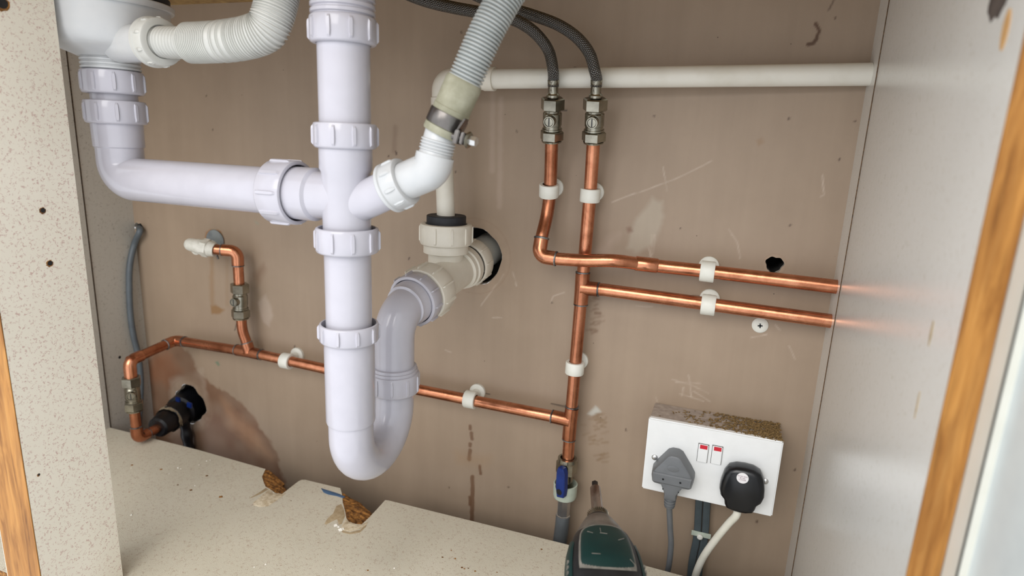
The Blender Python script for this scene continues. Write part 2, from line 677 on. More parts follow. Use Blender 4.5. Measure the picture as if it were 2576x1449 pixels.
def line_mask(pts, w=0.0009, soft=0.0012, jit=0.0006):
    P = [np.array(px_wall(p)) for p in pts]
    x, z = GX + (N2 - 0.5) * 2 * jit, GZ + (N1 - 0.5) * 2 * jit
    out = np.zeros(GX.shape)
    lo, hi = np.min(P, 0) - 0.01, np.max(P, 0) + 0.01
    sel = (GX > lo[0]) & (GX < hi[0]) & (GZ > lo[1]) & (GZ < hi[1])
    xs, zs = x[sel], z[sel]
    d = np.full(xs.shape, 9.0)
    for a, b in zip(P, P[1:]):
        ab = b - a
        t = np.clip(((xs - a[0]) * ab[0] + (zs - a[1]) * ab[1]) / (ab @ ab + 1e-12), 0, 1)
        d = np.minimum(d, np.hypot(xs - a[0] - ab[0] * t, zs - a[1] - ab[1] * t))
    out[sel] = np.clip(1 - (d - w) / soft, 0, 1)
    return out


# the bare plaster fan left by a leak, bottom left
fan = poly_mask([(372, 905), (400, 880), (440, 862), (470, 885), (505, 940), (560, 985), (610, 1015), (650, 1065), (690, 1130), (722, 1215), (715, 1290), (360, 1180), (375, 1000)], 0.006, 0.004)
blend(fan * (0.55 + 0.35 * N1), (118, 83, 60))
blend(poly_mask([(372, 905), (420, 880), (455, 940), (430, 980), (380, 960)], 0.02, 0.006) * 0.5, (150, 98, 68))
blend(poly_mask([(510, 930), (525, 990), (505, 1080), (430, 1100), (430, 960)], 0.012, 0.006) * 0.55 * N1, (190, 176, 160))
blend(poly_mask([(560, 1010), (640, 1080), (680, 1150), (640, 1130), (570, 1060)], 0.02, 0.004) * 0.35, (196, 150, 112))
# pale filler patches, right
blend(poly_mask([(1580, 600), (1600, 545), (1640, 498), (1666, 506), (1667, 560), (1640, 618), (1600, 636), (1575, 625)], 0.006) * 0.75, (176, 164, 146))
blend(poly_mask([(1500, 640), (1530, 600), (1555, 590), (1530, 640)], 0.012) * 0.4, (186, 166, 150))
blend(poly_mask([(648, 760), (668, 740), (685, 790), (680, 820), (660, 810)], 0.006) * 0.5, (186, 170, 156))
blend(poly_mask([(1480, 1040), (1500, 1020), (1512, 1035), (1490, 1045)], 0.004) * 0.8, (196, 196, 188))
# rust and water marks round the outside tap feed
for pg in ([(515, 605), (518, 585), (530, 577), (537, 580), (528, 598), (524, 612)], [(546, 577), (556, 582), (564, 600), (562, 622), (553, 600)]):
    blend(poly_mask(pg, 0.003, 0.001) * 0.85, (150, 104, 58))
blend(poly_mask([(527, 645), (536, 645), (541, 770), (532, 770)], 0.006, 0.002) * 0.6, (146, 116, 84))
blend(poly_mask([(531, 770), (545, 768), (566, 780), (552, 790), (533, 790)], 0.004) * 0.8, (140, 104, 62))
blend(poly_mask([(566, 650), (572, 650), (575, 770), (570, 770)], 0.006, 0.002) * 0.35, (146, 116, 84))
blend(poly_mask([(640, 690), (664, 665), (668, 675), (650, 715), (642, 720)], 0.01, 0.003) * 0.5, (120, 92, 70))
# brown drips under the branch pipe
for a, b, w in (((1183, 1072), (1183, 1080), 3), ((1186, 1090), (1187, 1104), 4), ((1183, 1116), (1183, 1122), 3), ((1183, 1132), (1180, 1156), 4), ((1207, 1172), (1209, 1192), 3), ((1189, 1200), (1187, 1310), 5), ((1181, 1250), (1182, 1270), 3)):
    blend(line_mask([a, b], w * 0.0005, 0.0014) * 0.8, (106, 74, 50))
blend(poly_mask([(1150, 1140), (1230, 1150), (1220, 1165), (1150, 1160)], 0.02) * 0.35, (160, 128, 92))
# brown scuffs beside the cold pipe and by the socket
for _ in range(26):
    x, y = random.gauss(1492, 9), random.uniform(745, 850)
    blend(line_mask([(x, y), (x + random.uniform(4, 16), y - random.uniform(-2, 8))], 0.0005, 0.0016) * random.uniform(0.2, 0.5), (112, 84, 60))
for _ in range(34):
    x, y = random.gauss(1500, 14), random.uniform(1040, 1165)
    blend(line_mask([(x, y), (x + random.uniform(4, 16), y - random.uniform(-4, 8))], 0.0006, 0.002) * random.uniform(0.15, 0.45), (124, 98, 66))
blend(poly_mask([(1575, 572), (1586, 568), (1592, 580), (1578, 584)], 0.004) * 0.7, (120, 86, 66))
blend(poly_mask([(1902, 352), (1916, 345), (1920, 358), (1906, 366)], 0.003) * 0.6, (150, 122, 92))
# dark torn mark, top right
blend(line_mask([(2053, 60), (2060, 78), (2058, 95), (2048, 108), (2033, 112)], 0.0011, 0.0014, 0.0014) * 0.9, (86, 58, 38))
blend(line_mask([(2098, 0), (2084, 26)], 0.0003, 0.001) * 0.7, (80, 60, 50))
for p in [(2112, 400), (2102, 44), (995, 380), (998, 384), (535, 325), (1160, 80), (978, 391), (1146, 430), (1988, 565), (1712, 575), (1388, 760), (1446, 170), (1300, 330), (1030, 648), (1070, 672), (520, 240), (283, 888), (2150, 305), (1985, 297), (1645, 290), (1150, 640), (1575, 1080), (1280, 1225), (1130, 1225), (720, 540), (1900, 1280), (1905, 1310), (2000, 1180)]:
    blend(line_mask([p, (p[0] + random.uniform(-2, 2), p[1] + random.uniform(1, 5))], 0.0004, 0.0011) * 0.8, (70, 48, 36))
for x0, y0, x1, y1 in [(905, 335, 902, 385), (994, 320, 992, 380), (1240, 220, 1238, 430), (1260, 250, 1256, 520), (830, 100, 826, 300)]:
    blend(line_mask([(x0, y0), (x1, y1)], 0.0012, 0.004) * 0.35, (116, 92, 76) if x0 < 1200 else (186, 166, 150))
# white scratches
for pts in ([(1668, 420), (1677, 480)], [(1540, 508), (1700, 450), (1790, 405)], [(1648, 590), (1642, 640)], [(1630, 620), (1640, 648)], [(1640, 590), (1636, 645)], [(1725, 660), (1712, 690)], [(1832, 575), (1855, 610), (1862, 650)], [(1690, 955), (1745, 972), (1782, 990)], [(1700, 962), (1760, 965)], [(1732, 945), (1740, 1000)], [(1710, 990), (1770, 1010)], [(1745, 985), (1788, 1012)], [(1720, 975), (1715, 995)],
            [(2070, 440), (2073, 490), (2064, 494)], [(1890, 850), (1930, 842)], [(1985, 870), (2000, 905)], [(1268, 690), (1210, 770)], [(1290, 685), (1300, 720)], [(1240, 800), (1262, 800)], [(1420, 735), (1392, 745), (1385, 760)], [(1950, 815), (1962, 830)], [(1120, 880), (1135, 886)], [(1650, 1000), (1655, 1016)], [(1600, 770), (1640, 772)], [(900, 640), (905, 660)]):
    blend(line_mask(pts, 0.0002, 0.0012) * (0.12 + 0.5 * N2), (200, 184, 168))
# pencil marks by the pipe clips, two green paint spots
for a, b in [((1168, 986), (1180, 984)), ((1215, 988), (1232, 992)), ((1200, 965), (1198, 975)), ((1388, 1016), (1424, 1024)), ((1742, 744), (1768, 748)), ((742, 870), (740, 884)), ((757, 908), (775, 912)), ((1410, 277), (1426, 277)), ((600, 800), (590, 830))]:
    blend(line_mask([a, b], 0.0004, 0.001) * 0.8, (60, 52, 48))
blend(poly_mask([(540, 910), (548, 908), (553, 917), (549, 921)], 0.002, 0.0004) * 0.8, (104, 126, 104))
blend(poly_mask([(640, 555), (648, 558), (652, 565), (644, 562)], 0.003, 0.0004) * 0.6, (140, 148, 130))

HOLES = []   # centre x, z, radius, irregularity


def hole(px, py, r, irr=0.0, lobes=5, ph=0.0):
    q = at(px, py, 0)
    HOLES.append((q.x, q.z, r, irr, lobes, ph))
    return q


h_waste = hole(1194, 645, 0.0375, 0.02, 5, 0.4)
h_stop = hole(478, 1016, 0.033, 0.07, 4, 1.6)
h_small = hole(1948, 666, 0.0092, 0.10, 3, 0.3)
h_cable = hole(349, 573, 0.0085, 0.18, 3, 0.3)


def hole_r(h, ang):
    return h[2] * (1 + h[3] * math.sin(h[4] * ang + h[5]) + h[3] * 0.5 * math.sin((2 * h[4] + 1) * ang + 2.1 * h[5]))


for h in HOLES:
    A = np.arctan2(GZ - h[1], GX - h[0])
    Rr = np.hypot(GX - h[0], GZ - h[1])
    ring = np.clip(1 - (Rr - h[2] * 1.1) / (h[2] * 0.45), 0, 1) * (0.3 + 0.7 * N2)
    blend(ring * 0.7, (172, 150, 128))
    blend(np.clip(1 - np.abs(Rr - h[2] * 1.32) / 0.0012, 0, 1) * 0.18, (120, 84, 60))

V = np.stack([GX, np.zeros_like(GX), GZ], -1).reshape(-1, 3)
gi = np.arange(NX * NZ).reshape(NZ, NX)
keep = np.ones((NZ - 1, NX - 1), bool)
cxm, czm = GX[:-1, :-1] + STEP / 2, GZ[:-1, :-1] + STEP / 2
for h in HOLES:
    Rr = np.hypot(cxm - h[0], czm - h[1])
    A = np.arctan2(czm - h[1], cxm - h[0])
    lim = h[2] * (1 + h[3] * np.sin(h[4] * A + h[5]) + h[3] * 0.5 * np.sin((2 * h[4] + 1) * A + 2.1 * h[5]))
    cut = Rr < lim
    keep &= ~cut
    corners = np.zeros((NZ, NX), bool)
    outside = np.zeros((NZ, NX), bool)
    for dj in (0, 1):
        for di in (0, 1):
            corners[dj:NZ - 1 + dj, di:NX - 1 + di] |= cut
            outside[dj:NZ - 1 + dj, di:NX - 1 + di] |= ~cut
    rim = (corners & outside).ravel()
    ang = np.arctan2(V[rim, 2] - h[1], V[rim, 0] - h[0])
    rr = h[2] * (1 + h[3] * np.sin(h[4] * ang + h[5]) + h[3] * 0.5 * np.sin((2 * h[4] + 1) * ang + 2.1 * h[5]))
    V[rim, 0], V[rim, 2] = h[0] + np.cos(ang) * rr, h[1] + np.sin(ang) * rr
Q = np.stack([gi[:-1, :-1][keep], gi[:-1, 1:][keep], gi[1:, 1:][keep], gi[1:, :-1][keep]], -1).astype(np.int32)
me = bpy.data.meshes.new('wall_back')
me.vertices.add(len(V))
me.vertices.foreach_set('co', V.astype(np.float32).ravel())
me.loops.add(Q.size)
me.loops.foreach_set('vertex_index', Q.ravel())
me.polygons.add(len(Q))
me.polygons.foreach_set('loop_start', np.arange(0, Q.size, 4, dtype=np.int32))
me.update(calc_edges=True)
ca = me.color_attributes.new('paint', 'FLOAT_COLOR', 'POINT')
rgba = np.ones((len(V), 4), np.float32)
rgba[:, :3] = col.reshape(-1, 3)
ca.data.foreach_set('color', rgba.ravel())
me.materials.append(M['wall'])
wall_back = bpy.data.objects.new('wall_back', me)
C.objects.link(wall_back)
wall_back['kind'] = 'structure'
ORG[wall_back] = arr((0, 0, 0))
for h, nm in zip(HOLES, ('waste_hole', 'stopcock_hole', 'drilled_hole', 'cable_hole')):
    n = 40
    R = []
    for dep, sc_ in ((0.0, 1.0), (0.006, 0.96), (0.02, 0.98), (0.06, 1.0), (0.06, 0.02)):
        R.append([(h[0] + math.cos(2 * PI * k / n) * hole_r(h, 2 * PI * k / n if k <= n // 2 else 2 * PI * k / n - 2 * PI) * sc_, dep, h[1] + math.sin(2 * PI * k / n) * hole_r(h, 2 * PI * k / n if k <= n // 2 else 2 * PI * k / n - 2 * PI) * sc_) for k in range(n)])
    b = MB().rings(R, cap=False)
    o = b.build(nm, M['hole'], wall_back)
    o.data.materials.append(M['plaster'])
    for p in o.data.polygons:
        if p.index < n:
            p.material_index = 1

# ------------------------------------------------------------------ side walls, ceiling, floor
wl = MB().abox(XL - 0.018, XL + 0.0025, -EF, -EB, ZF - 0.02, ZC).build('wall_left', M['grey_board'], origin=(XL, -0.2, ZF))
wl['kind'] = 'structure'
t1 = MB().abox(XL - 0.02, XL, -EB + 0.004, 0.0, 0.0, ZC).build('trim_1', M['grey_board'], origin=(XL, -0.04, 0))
t1['kind'] = 'structure'
MB().abox(XL - 0.008, XL - 0.0001, -EB + 0.0034, -EB + 0.0041, 0.0, ZC).build('raw_edge', M['chip_edge'], t1)
MB().lathe((XL - 0.003, at(286, 888, 0.05).y, zf(286, 888, 0.04)), (1, 0, 0), [(0, 0.0001), (0, 0.0022), (0.0032, 0.0024)], 12).build('screw_hole', M['hole'], t1)
wr = MB().abox(XR, XR + 0.018, -EF + 0.001, -0.0456, 0.0, ZC).build('wall_right', M['side_white'], origin=(XR, -0.2, 0))
wr['kind'] = 'structure'
t2 = MB().abox(XR - 0.0007, XR + 0.018, -0.0446, 0.0, 0.0, ZC).build('trim_2', M['side_white'], origin=(XR, -0.02, 0))
t2['kind'] = 'structure'
MB().abox(XR - 0.00075, XR + 0.017, -0.0454, -0.0445, 0.0, ZC).build('seam_filler', M['chip_edge'], t2)
MB().abox(XR, XR + 0.0147, -EF - 0.0006, -EF + 0.001, 0.0, ZC).build('oak_edging', M['oak'], wr)
# hinge plate scars on the right wall
for i, (px, py, a, b_) in enumerate(((2512, 0, 0.013, 0.009), (2343, 838, 0.0018, 0.007), (2308, 1018, 0.0012, 0.008))):
    q = atx(px, py, XR)
    MB().prism([(math.cos(k * PI / 8) * a, math.sin(k * PI / 8) * b_ * (1 + 0.15 * math.sin(3 * k))) for k in range(16)], (XR - 0.00005, q.y, q.z), (0, 1, 0), (0, 0, 1), (-1, 0, 0), [(0, 0), (0.0003, 0.0002)]).build('screw_hole', M['scar'] if i == 0 else M['torn_brown'], wr)
q = atx(2530, 75, XR)
MB().prism([(math.cos(k * PI / 8) * 0.0042, math.sin(k * PI / 8) * 0.0095 + 0.1 * math.cos(k * PI / 8) * 0.0042) for k in range(16)], (XR - 0.00005, q.y, q.z), (0, 1, 0), (0, 0, 1), (-1, 0, 0), [(0, 0), (0.0003, 0.0002)]).build('chipped_patch', M['chip_pale'], wr)
ce = MB().abox(XL - 0.018, XR + 0.018, -EF - 0.03, 0.0, ZC, ZC + 0.03).build('ceiling', M['worktop'])
ce['kind'] = 'structure'
t3 = MB().abox(XL - 0.018, XR + 0.018, -EF, 0.0, -0.02, 0.0).build('trim_3', M['chip_edge'])  # unseen kitchen floor slab, added so no light leaks up behind the floor
t3['kind'] = 'structure'

fl_px = [(275, 1072), (500, 1132), (668, 1180), (659, 1199), (663, 1212), (668, 1224), (679, 1230), (692, 1240), (709, 1243), (722, 1233), (737, 1221), (752, 1210), (759, 1207), (768, 1207),
         (810, 1217), (856, 1228), (861, 1246), (862, 1262), (866, 1278), (869, 1290), (871, 1303), (877, 1312), (895, 1318), (910, 1319), (920, 1310), (931, 1299), (950, 1279), (969, 1258), (978, 1259), (1420, 1368), (1700, 1449)]
fl = [atz(p[0], p[1], ZF) for p in fl_px]
fl[0] = Vector((XL + 0.002, -EB, ZF))
fl[-1] = Vector((XR - 0.0005, -EB + 0.001, ZF))
poly = [(v.x, v.y) for v in fl] + [(XR - 0.0005, -EF + 0.02), (XL + 0.002, -EF + 0.02)]
bm = bmesh.new()
top = [bm.verts.new((x, y, ZF)) for x, y in poly]
f = bm.faces.new(top)
r_ = bmesh.ops.extrude_face_region(bm, geom=[f])
bmesh.ops.translate(bm, vec=(0, 0, -0.018), verts=[g for g in r_['geom'] if isinstance(g, bmesh.types.BMVert)])
bmesh.ops.recalc_face_normals(bm, faces=bm.faces)
bmesh.ops.triangulate(bm, faces=[x for x in bm.faces if len(x.verts) > 4])
me = bpy.data.meshes.new('floor')
bm.to_mesh(me)
bm.free()
me.materials.append(M['floor'])
me.materials.append(M['chip'])
for p in me.polygons:
    if abs(p.normal.z) < 0.5:
        p.material_index = 1
floor = bpy.data.objects.new('floor', me)
C.objects.link(floor)
floor['kind'] = 'structure'
ORG[floor] = arr((0, 0, 0))
MB().abox(XL, XR, -EF + 0.06, -EF + 0.05, 0, ZF - 0.018).build('light_block_board', M['floor'], floor)  # unseen board, added to block light coming in under the floor


def ragged(name, px, off, drop=0.02, seed=1):
    """the splintered chipboard inside a notch: a rough slope from the cut edge down into the gap"""
    r = random.Random(seed)
    P = np.array([list(atz(p[0], p[1], ZF)) for p in px])
    P, _ = resample(P, 0.0028)
    n = len(P)
    R = []
    lob = [r.uniform(-0.16, 0.12) for _ in range(n)]
    for j in range(8):
        t = j / 6 if j < 7 else 1.0
        row = []
        for i, p in enumerate(P):
            k = i / (n - 1)
            amt = 0.75 + 0.35 * math.sin(PI * min(1, k * 1.15)) - 0.45 * max(0, k - 0.72) / 0.28
            jx, jy, jz = [r.uniform(-1, 1) * 0.0019 * (0 if j == 0 else 1) for _ in range(3)]
            row.append(p + arr((off[0] * t * (amt + lob[i // 3]) + jx, off[1] * t * amt + jy * 0.5, -0.0004 - (0.0105 * t ** 1.3 + jz * 0.8 if j < 7 else drop))))
        R.append(row)
    b = MB().rings(R, cap=False, closed=False)
    return b.build(name, M['chip'], floor, 12)


ragged('broken_edge', [(666, 1179), (659, 1199), (663, 1212), (668, 1224), (679, 1230), (692, 1240), (704, 1243)], (0.034, 0.004), 0.02, 3)
ragged('broken_edge', [(857, 1240), (862, 1262), (866, 1278), (869, 1290), (871, 1303), (877, 1312), (893, 1318)], (0.036, 0.006), 0.022, 5)


def patch(name, px, mat, h=0.0004, parent=None, zoff=0.0):
    P = [atz(p[0], p[1], ZF) for p in px]
    c = sum(P, Vector()) / len(P)
    return MB().prism([(p.x - c.x, p.y - c.y) for p in P], (c.x, c.y, ZF + zoff), (1, 0, 0), (0, 1, 0), (0, 0, 1), [(-0.0002, 0), (h * 0.6, 0), (h, 0.0003)]).build(name, mat, parent or floor)


patch('torn_laminate', [(679, 1230), (659, 1246), (637, 1265), (638, 1271), (653, 1275.5), (675, 1273), (699, 1257), (718, 1242), (709, 1243), (701, 1241), (687, 1242)], M['torn'])
patch('scuff', [(626, 1254), (650, 1240), (668, 1228), (676, 1231), (655, 1243), (634, 1252)], M['torn_brown'], 0.0002)
patch('torn_laminate', [(872, 1305), (878, 1313), (895, 1319), (911, 1320), (924, 1313), (925, 1318), (905, 1331), (880, 1337), (858, 1334), (862, 1318)], M['torn'])
patch('scuff', [(846, 1273), (858, 1268), (865, 1280), (868, 1298), (860, 1318), (852, 1320), (848, 1306), (835, 1312), (820, 1320), (816, 1318), (824, 1304), (838, 1292)], M['torn_brown'], 0.0002)
patch('scuff', [(855, 1333), (880, 1339), (906, 1333), (924, 1316), (920, 1326), (905, 1340), (880, 1344), (862, 1340)], M['torn_brown'], 0.0002)
q = patch('masking_tape', [(807, 1228), (830, 1235), (855, 1243), (868, 1250), (862, 1253), (846, 1248), (825, 1244), (814, 1239)], M['blue_tape'], 0.0003, floor)
q.parent = None
q.location = ORG[floor]
tag(q, 'pointed sliver of blue masking tape stuck beside the right floor notch', 'tape')
# plaster crumbs and dirt on the floor
crumbs = [(845, 1322, 3.2), (851, 1326, 2.4), (857, 1334, 3.6), (862, 1332, 2.6), (448, 1178, 1.6), (455, 1180, 1.2), (501, 1170, 1.1), (520, 1160, 1.8), (529, 1158, 1.2), (330, 1178, 1.2), (490, 1222, 1.2), (640, 1427, 1.4), (833, 1433, 1.4), (992, 1430, 1.3), (1118, 1455, 1), (330, 1296, 1.6), (425, 1192, 1.0), (668, 1420, 1.2)]
b = MB()
for px, py, s in crumbs:
    c = atz(px, py, ZF)
    s *= 0.001
    r = [random.uniform(0.6, 1.3) for _ in range(6)]
    b.add([c + Vector((s * r[0], 0, 0.0002)), c + Vector((0, s * r[1], 0.0002)), c + Vector((-s * r[2], 0, 0.0002)), c + Vector((0, -s * r[3], 0.0002)), c + Vector((s * 0.2, s * 0.1, s * r[4]))], [(0, 1, 4), (1, 2, 4), (2, 3, 4), (3, 0, 4), (3, 2, 1, 0)])
o = b.build('plaster_crumbs', M['crumb'])
tag(o, 'white plaster crumbs scattered over the cupboard floor', 'crumbs')
o['kind'] = 'stuff'
b = MB()
for px, py, s in [(332, 1170, 2.0), (405, 1181, 2.2), (447, 1220, 1.6), (555, 1250, 3.0), (520, 1197, 2.2), (480, 1233, 2.2), (325, 1238, 1), (1162, 1428, 1.5), (1168, 1431, 1.2), (1178, 1430, 1), (1145, 1405, 1.2), (1195, 1437, 1.4), (1135, 1385, 1), (1362, 1382, 1.5), (925, 1435, 1.4), (1145, 1406, 1.2), (1250, 1440, 1), (732, 1260, 1), (1113, 1402, 1.4)]:
    c = atz(px, py, ZF)
    s *= 0.001
    b.add([c + Vector((s * 1.2, 0, 0.0002)), c + Vector((0, s, 0.0002)), c + Vector((-s, 0.2 * s, 0.0002)), c + Vector((0, -s, 0.0002)), c + Vector((s * 0.2, s * 0.1, s * 0.4))], [(0, 1, 4), (1, 2, 4), (2, 3, 4), (3, 0, 4), (3, 2, 1, 0)])
o = b.build('wood_crumbs', M['chip'])
tag(o, 'small brown wood crumbs on the cupboard floor', 'crumbs')
o['kind'] = 'stuff'

# ------------------------------------------------------------------ cabinet post, front left
XP = -0.572
EP = -0.5 * (atx(0, 800, XP).y + atx(105, 1449, XP).y)
ep_back = 0.5 * (-atx(150, 130, XP).y - atx(310, 1449, XP).y)
post = thing('cabinet_post', 'speckled cream cupboard upright at front left with oak front edge and two screw holes', 'panel', (XP - 0.028, -0.34, 0))
MB().abox(XP - 0.050, XP, -EP, -ep_back, 0.0, ZC).build('panel', M['melamine'], post)
MB().abox(XP - 0.048, XP, -EP - 0.0007, -EP + 0.0003, 0.0, ZC).build('oak_edging', M['oak'], post)
for px, py, rr in ((107, 530, 0.0030), (125, 663, 0.0032), (4, 8, 0.0062), (97, 1195, 0.0015)):
    q = atx(px, py, XP)
    MB().prism([(math.cos(k * PI / 9) * rr * (1 + 0.14 * math.sin(2.6 * k)), math.sin(k * PI / 9) * rr * (1 + 0.12 * math.sin(2 * k + 1))) for k in range(18)], (XP - 0.00005, q.y, q.z), (0, 1, 0), (0, 0, 1), (1, 0, 0), [(0, 0), (0.00025, 0.0002)]).build('screw_hole', M['chip'], post)
    MB().prism([(math.cos(k * PI / 9) * rr * 0.72 * (1 + 0.14 * math.sin(2.6 * k)), math.sin(k * PI / 9) * rr * 0.72) for k in range(18)], (XP + 0.0002, q.y + 0.0003, q.z + 0.0003), (0, 1, 0), (0, 0, 1), (1, 0, 0), [(0, 0), (0.00015, 0.0001)]).build('screw_hole', M['hole'], post)

# ------------------------------------------------------------------ open door at the right edge
door = thing('open_cabinet', 'white panelled cupboard door standing open beyond the right oak edge', 'cupboard door', (0.14, -0.55, 0.02))
XD = XR + 0.0152
ES_ = -atx(2512, 1000, XD).y
MB().abox(XD, XD + 0.018, -ES_, -EF + 0.001, 0.02, ZC - 0.01).build('stile', M['door_white'], door, bevel=0.001)
MB().abox(XD - 0.0004, XD + 0.012, -ES_ - 0.0018, -ES_, 0.02, ZC - 0.01).build('bead', M['door_white'], door, bevel=0.001)
MB().abox(XD + 0.004, XD + 0.012, -EF - 0.30, -ES_ - 0.0018, 0.02, ZC - 0.01).build('door_panel', M['door_panel'], door)

# ------------------------------------------------------------------ main waste stack (vertical axis) and its trap
XM, EM = -0.3204, 0.266
PM = lambda z: W(XM, EM, 0) + Vector((0, 0, z - OZ))
UP = (0, 0, 1)


def zm(y, r=0.0):
    return zf(870, y, EM + r)


# outlet of the sink waste above the stack
t = thing('sink_outlet', 'white threaded sink outlet at the very top of the tall waste pipe', 'outlet', (XM, -EM, zm(20, .025)))
b = MB()
z0 = zm(30, 0.025)
prof = [(0, 0.0245)]
z = 0.002
for k in range(3):
    prof += [(z, 0.0245), (z + 0.0008, 0.0262), (z + 0.0032, 0.0262), (z + 0.0040, 0.0245)]
    z += 0.0052
prof += [(z + 0.001, 0.0245), (z + 0.002, 0.0275), (ZC - z0 + 0.001, 0.0275)]
b.lathe(PM(z0), UP, prof, 48)
b.build('threaded_outlet', M['white'], t)

t = thing('waste_pipe', 'upper white waste pipe hanging from the sink outlet, with ribbed nut at its top', 'pipe', (XM, -EM, zm(345)))
MB().lathe(PM(zm(345)), UP, [(0, 0.0216), (zm(40) - zm(345), 0.0216)], 48).build('pipe', M['white'], t)
nut('compression_nut', t, PM(zm(98, .028)), UP, zm(24, .028) - zm(98, .028), 0.0272, inner=0.0230, inner0=0.0216, a0=0.5)

t = thing('waste_tee', 'white double branch waste tee at the middle of the tall waste pipe', 'pipe fitting', (XM, -EM, zm(572)))
# horizontal socket of the tee, and the slanted branch
ZH = zf(800, 490, EM)                       # height of the horizontal axis
LX = (-1, 0, 0)
b = MB()
zt, zs, zb = zm(350), zm(428), zm(600)
b.lathe(PM(zb), UP, [(0, 0.0208), (zs - zb - 0.002, 0.0210), (zs - zb + 0.001, 0.0226), (zt - zb, 0.0226)], 48)
b.lathe((XM, -EM, ZH), LX, [(0, 0.0205), (abs(at(799, 486, EM).x - XM) - 0.001, 0.0208), (abs(at(799, 486, EM).x - XM) + 0.0012, 0.0236), (abs(at(712, 478, EM).x - XM), 0.0236)], 48)
B1, B2 = at(1000, 465, EM), at(1076, 431, EM)
bd = nrm(B2 - B1)
B0 = arr(B1) - bd * 0.048
B0 = arr(B1) + (arr(B1) - arr(at(880, 522, EM))) * -0.95
bd0 = nrm(arr(B1) - arr(at(885, 520, EM)))
b.lathe(arr(at(885, 520, EM)), bd0, [(0, 0.0165), (np.linalg.norm(arr(B1) - arr(at(885, 520, EM))), 0.0165)], 40)
b.build('tee_body', M['white'], t)
nut('compression_nut', t, PM(zm(376, .028)), UP, zm(308, .028) - zm(376, .028), 0.0266, inner=0.0236, inner0=0.0228, a0=0.55)
xn0, xn1 = at(752, 475, EM).x, at(690, 470, EM).x
nut('compression_nut', t, (xn1, -EM, ZH), (1, 0, 0), xn0 - xn1, 0.0288, inner=0.0252, inner0=0.0214, a0=0.26)
nut('branch_nut', t, arr(B1) - bd0 * 0.009, bd0, 0.0185, 0.0205, rib=0.0013, ribs=9, mat=M['white_warm'], inner=0.0155, flange=0.0012, a0=0.4)

t = thing('lower_waste_pipe', 'straight white waste pipe between the branch tee and the trap', 'pipe', (XM, -EM, zm(850)))
MB().lathe(PM(zm(868, .02)), UP, [(0, 0.0206), (zm(601) - zm(868, .02), 0.0206)], 48).build('pipe', M['white'], t)
nut('compression_nut', t, PM(zm(652, .028)), UP, zm(586, .028) - zm(652, .028), 0.0275, inner=0.0246, inner0=0.0206, a0=0.45)

# P trap
ZA = OZ - 0.172                             # height of the outlet axis
XT = -0.3245
ET = 0.179
trap = thing('waste_trap', 'big white U shaped waste trap under the tall pipe', 'trap', (XM, -0.22, OZ - 0.35))
zst = zm(1085, 0.02)
zn = zm(850)
b = MB()
b.lathe(PM(zst - 0.0005), UP, [(0, 0.0208), (0.0005, 0.0222), (0.003, 0.0230), (zm(893, .02) - zst, 0.0230), (zm(880, .02) - zst, 0.0226), (zm(870, .02) - zst, 0.0226)], 52)
b.build('inlet_leg', M['white'], trap)
nut('compression_nut', trap, PM(zm(886, .028)), UP, zm(838, .028) - zm(886, .028), 0.0268, inner=0.0244, inner0=0.0230, a0=0.55)
rb = (EM - ET) / 2
zc = OZ - 0.345 + 0.0211 + rb
path = [(XM, -EM, zst + 0.004), (XM, -EM, zc)]
for k in range(1, 21):
    a = PI * k / 20
    path.append((XM + (XT - XM) * k / 20, -EM + rb - rb * math.cos(a), zc - rb * math.sin(a)))
zr = zf(990, 978, ET + 0.02)
path.append((XT, -ET, zr))
MB().sweep(path, 0.0211, 44, hint=(1, 0, 0)).build('u_bend', M['white'], trap)
z0, z1 = zf(985, 1012, ET + 0.027), zf(985, 960, ET + 0.027)
nut('compression_nut', trap, (XT, -ET, z0), UP, z1 - z0, 0.0268, inner=0.0225, a0=0.75, rib=0.0012)
# outlet bend: up from the nut and over to the wall
b = MB()
zt = z1 + 0.004
b.lathe((XT, -ET, z1 - 0.012), UP, [(0, 0.0232), (0.0138, 0.0252), (0.0150, 0.0252), (0.0155, 0.0240), (0.0185, 0.0240), (0.019, 0.0218)], 44)
AX0, AX1 = arr((XT, -ET, OZ - 0.1835)), arr((-0.3115, -0.012, OZ - 0.1545))
axd = nrm(AX1 - AX0)


def axp(e):                                # a point of the outlet axis at wall distance e
    return AX0 + axd * ((ET - e) / axd[1])


path = fillet([(XT, -ET, z1), AX0, axp(0.125)], 0.034, 14)
b.sweep(path, 0.0214, 44, hint=(1, 0, 0))
b.lathe(axp(0.160), axd, [(0, 0.0214), (0.0012, 0.0234), (0.0075, 0.0236), (0.0095, 0.0249), (0.027, 0.0249)], 44)
b.build('outlet_bend', M['white'], trap)
nut('compression_nut', trap, axp(0.1285), -axd, 0.0180, 0.0296, inner=0.0258, inner0=0.0250, ribs=10, a0=0.2, rib=0.0020, ribw=0.0011)

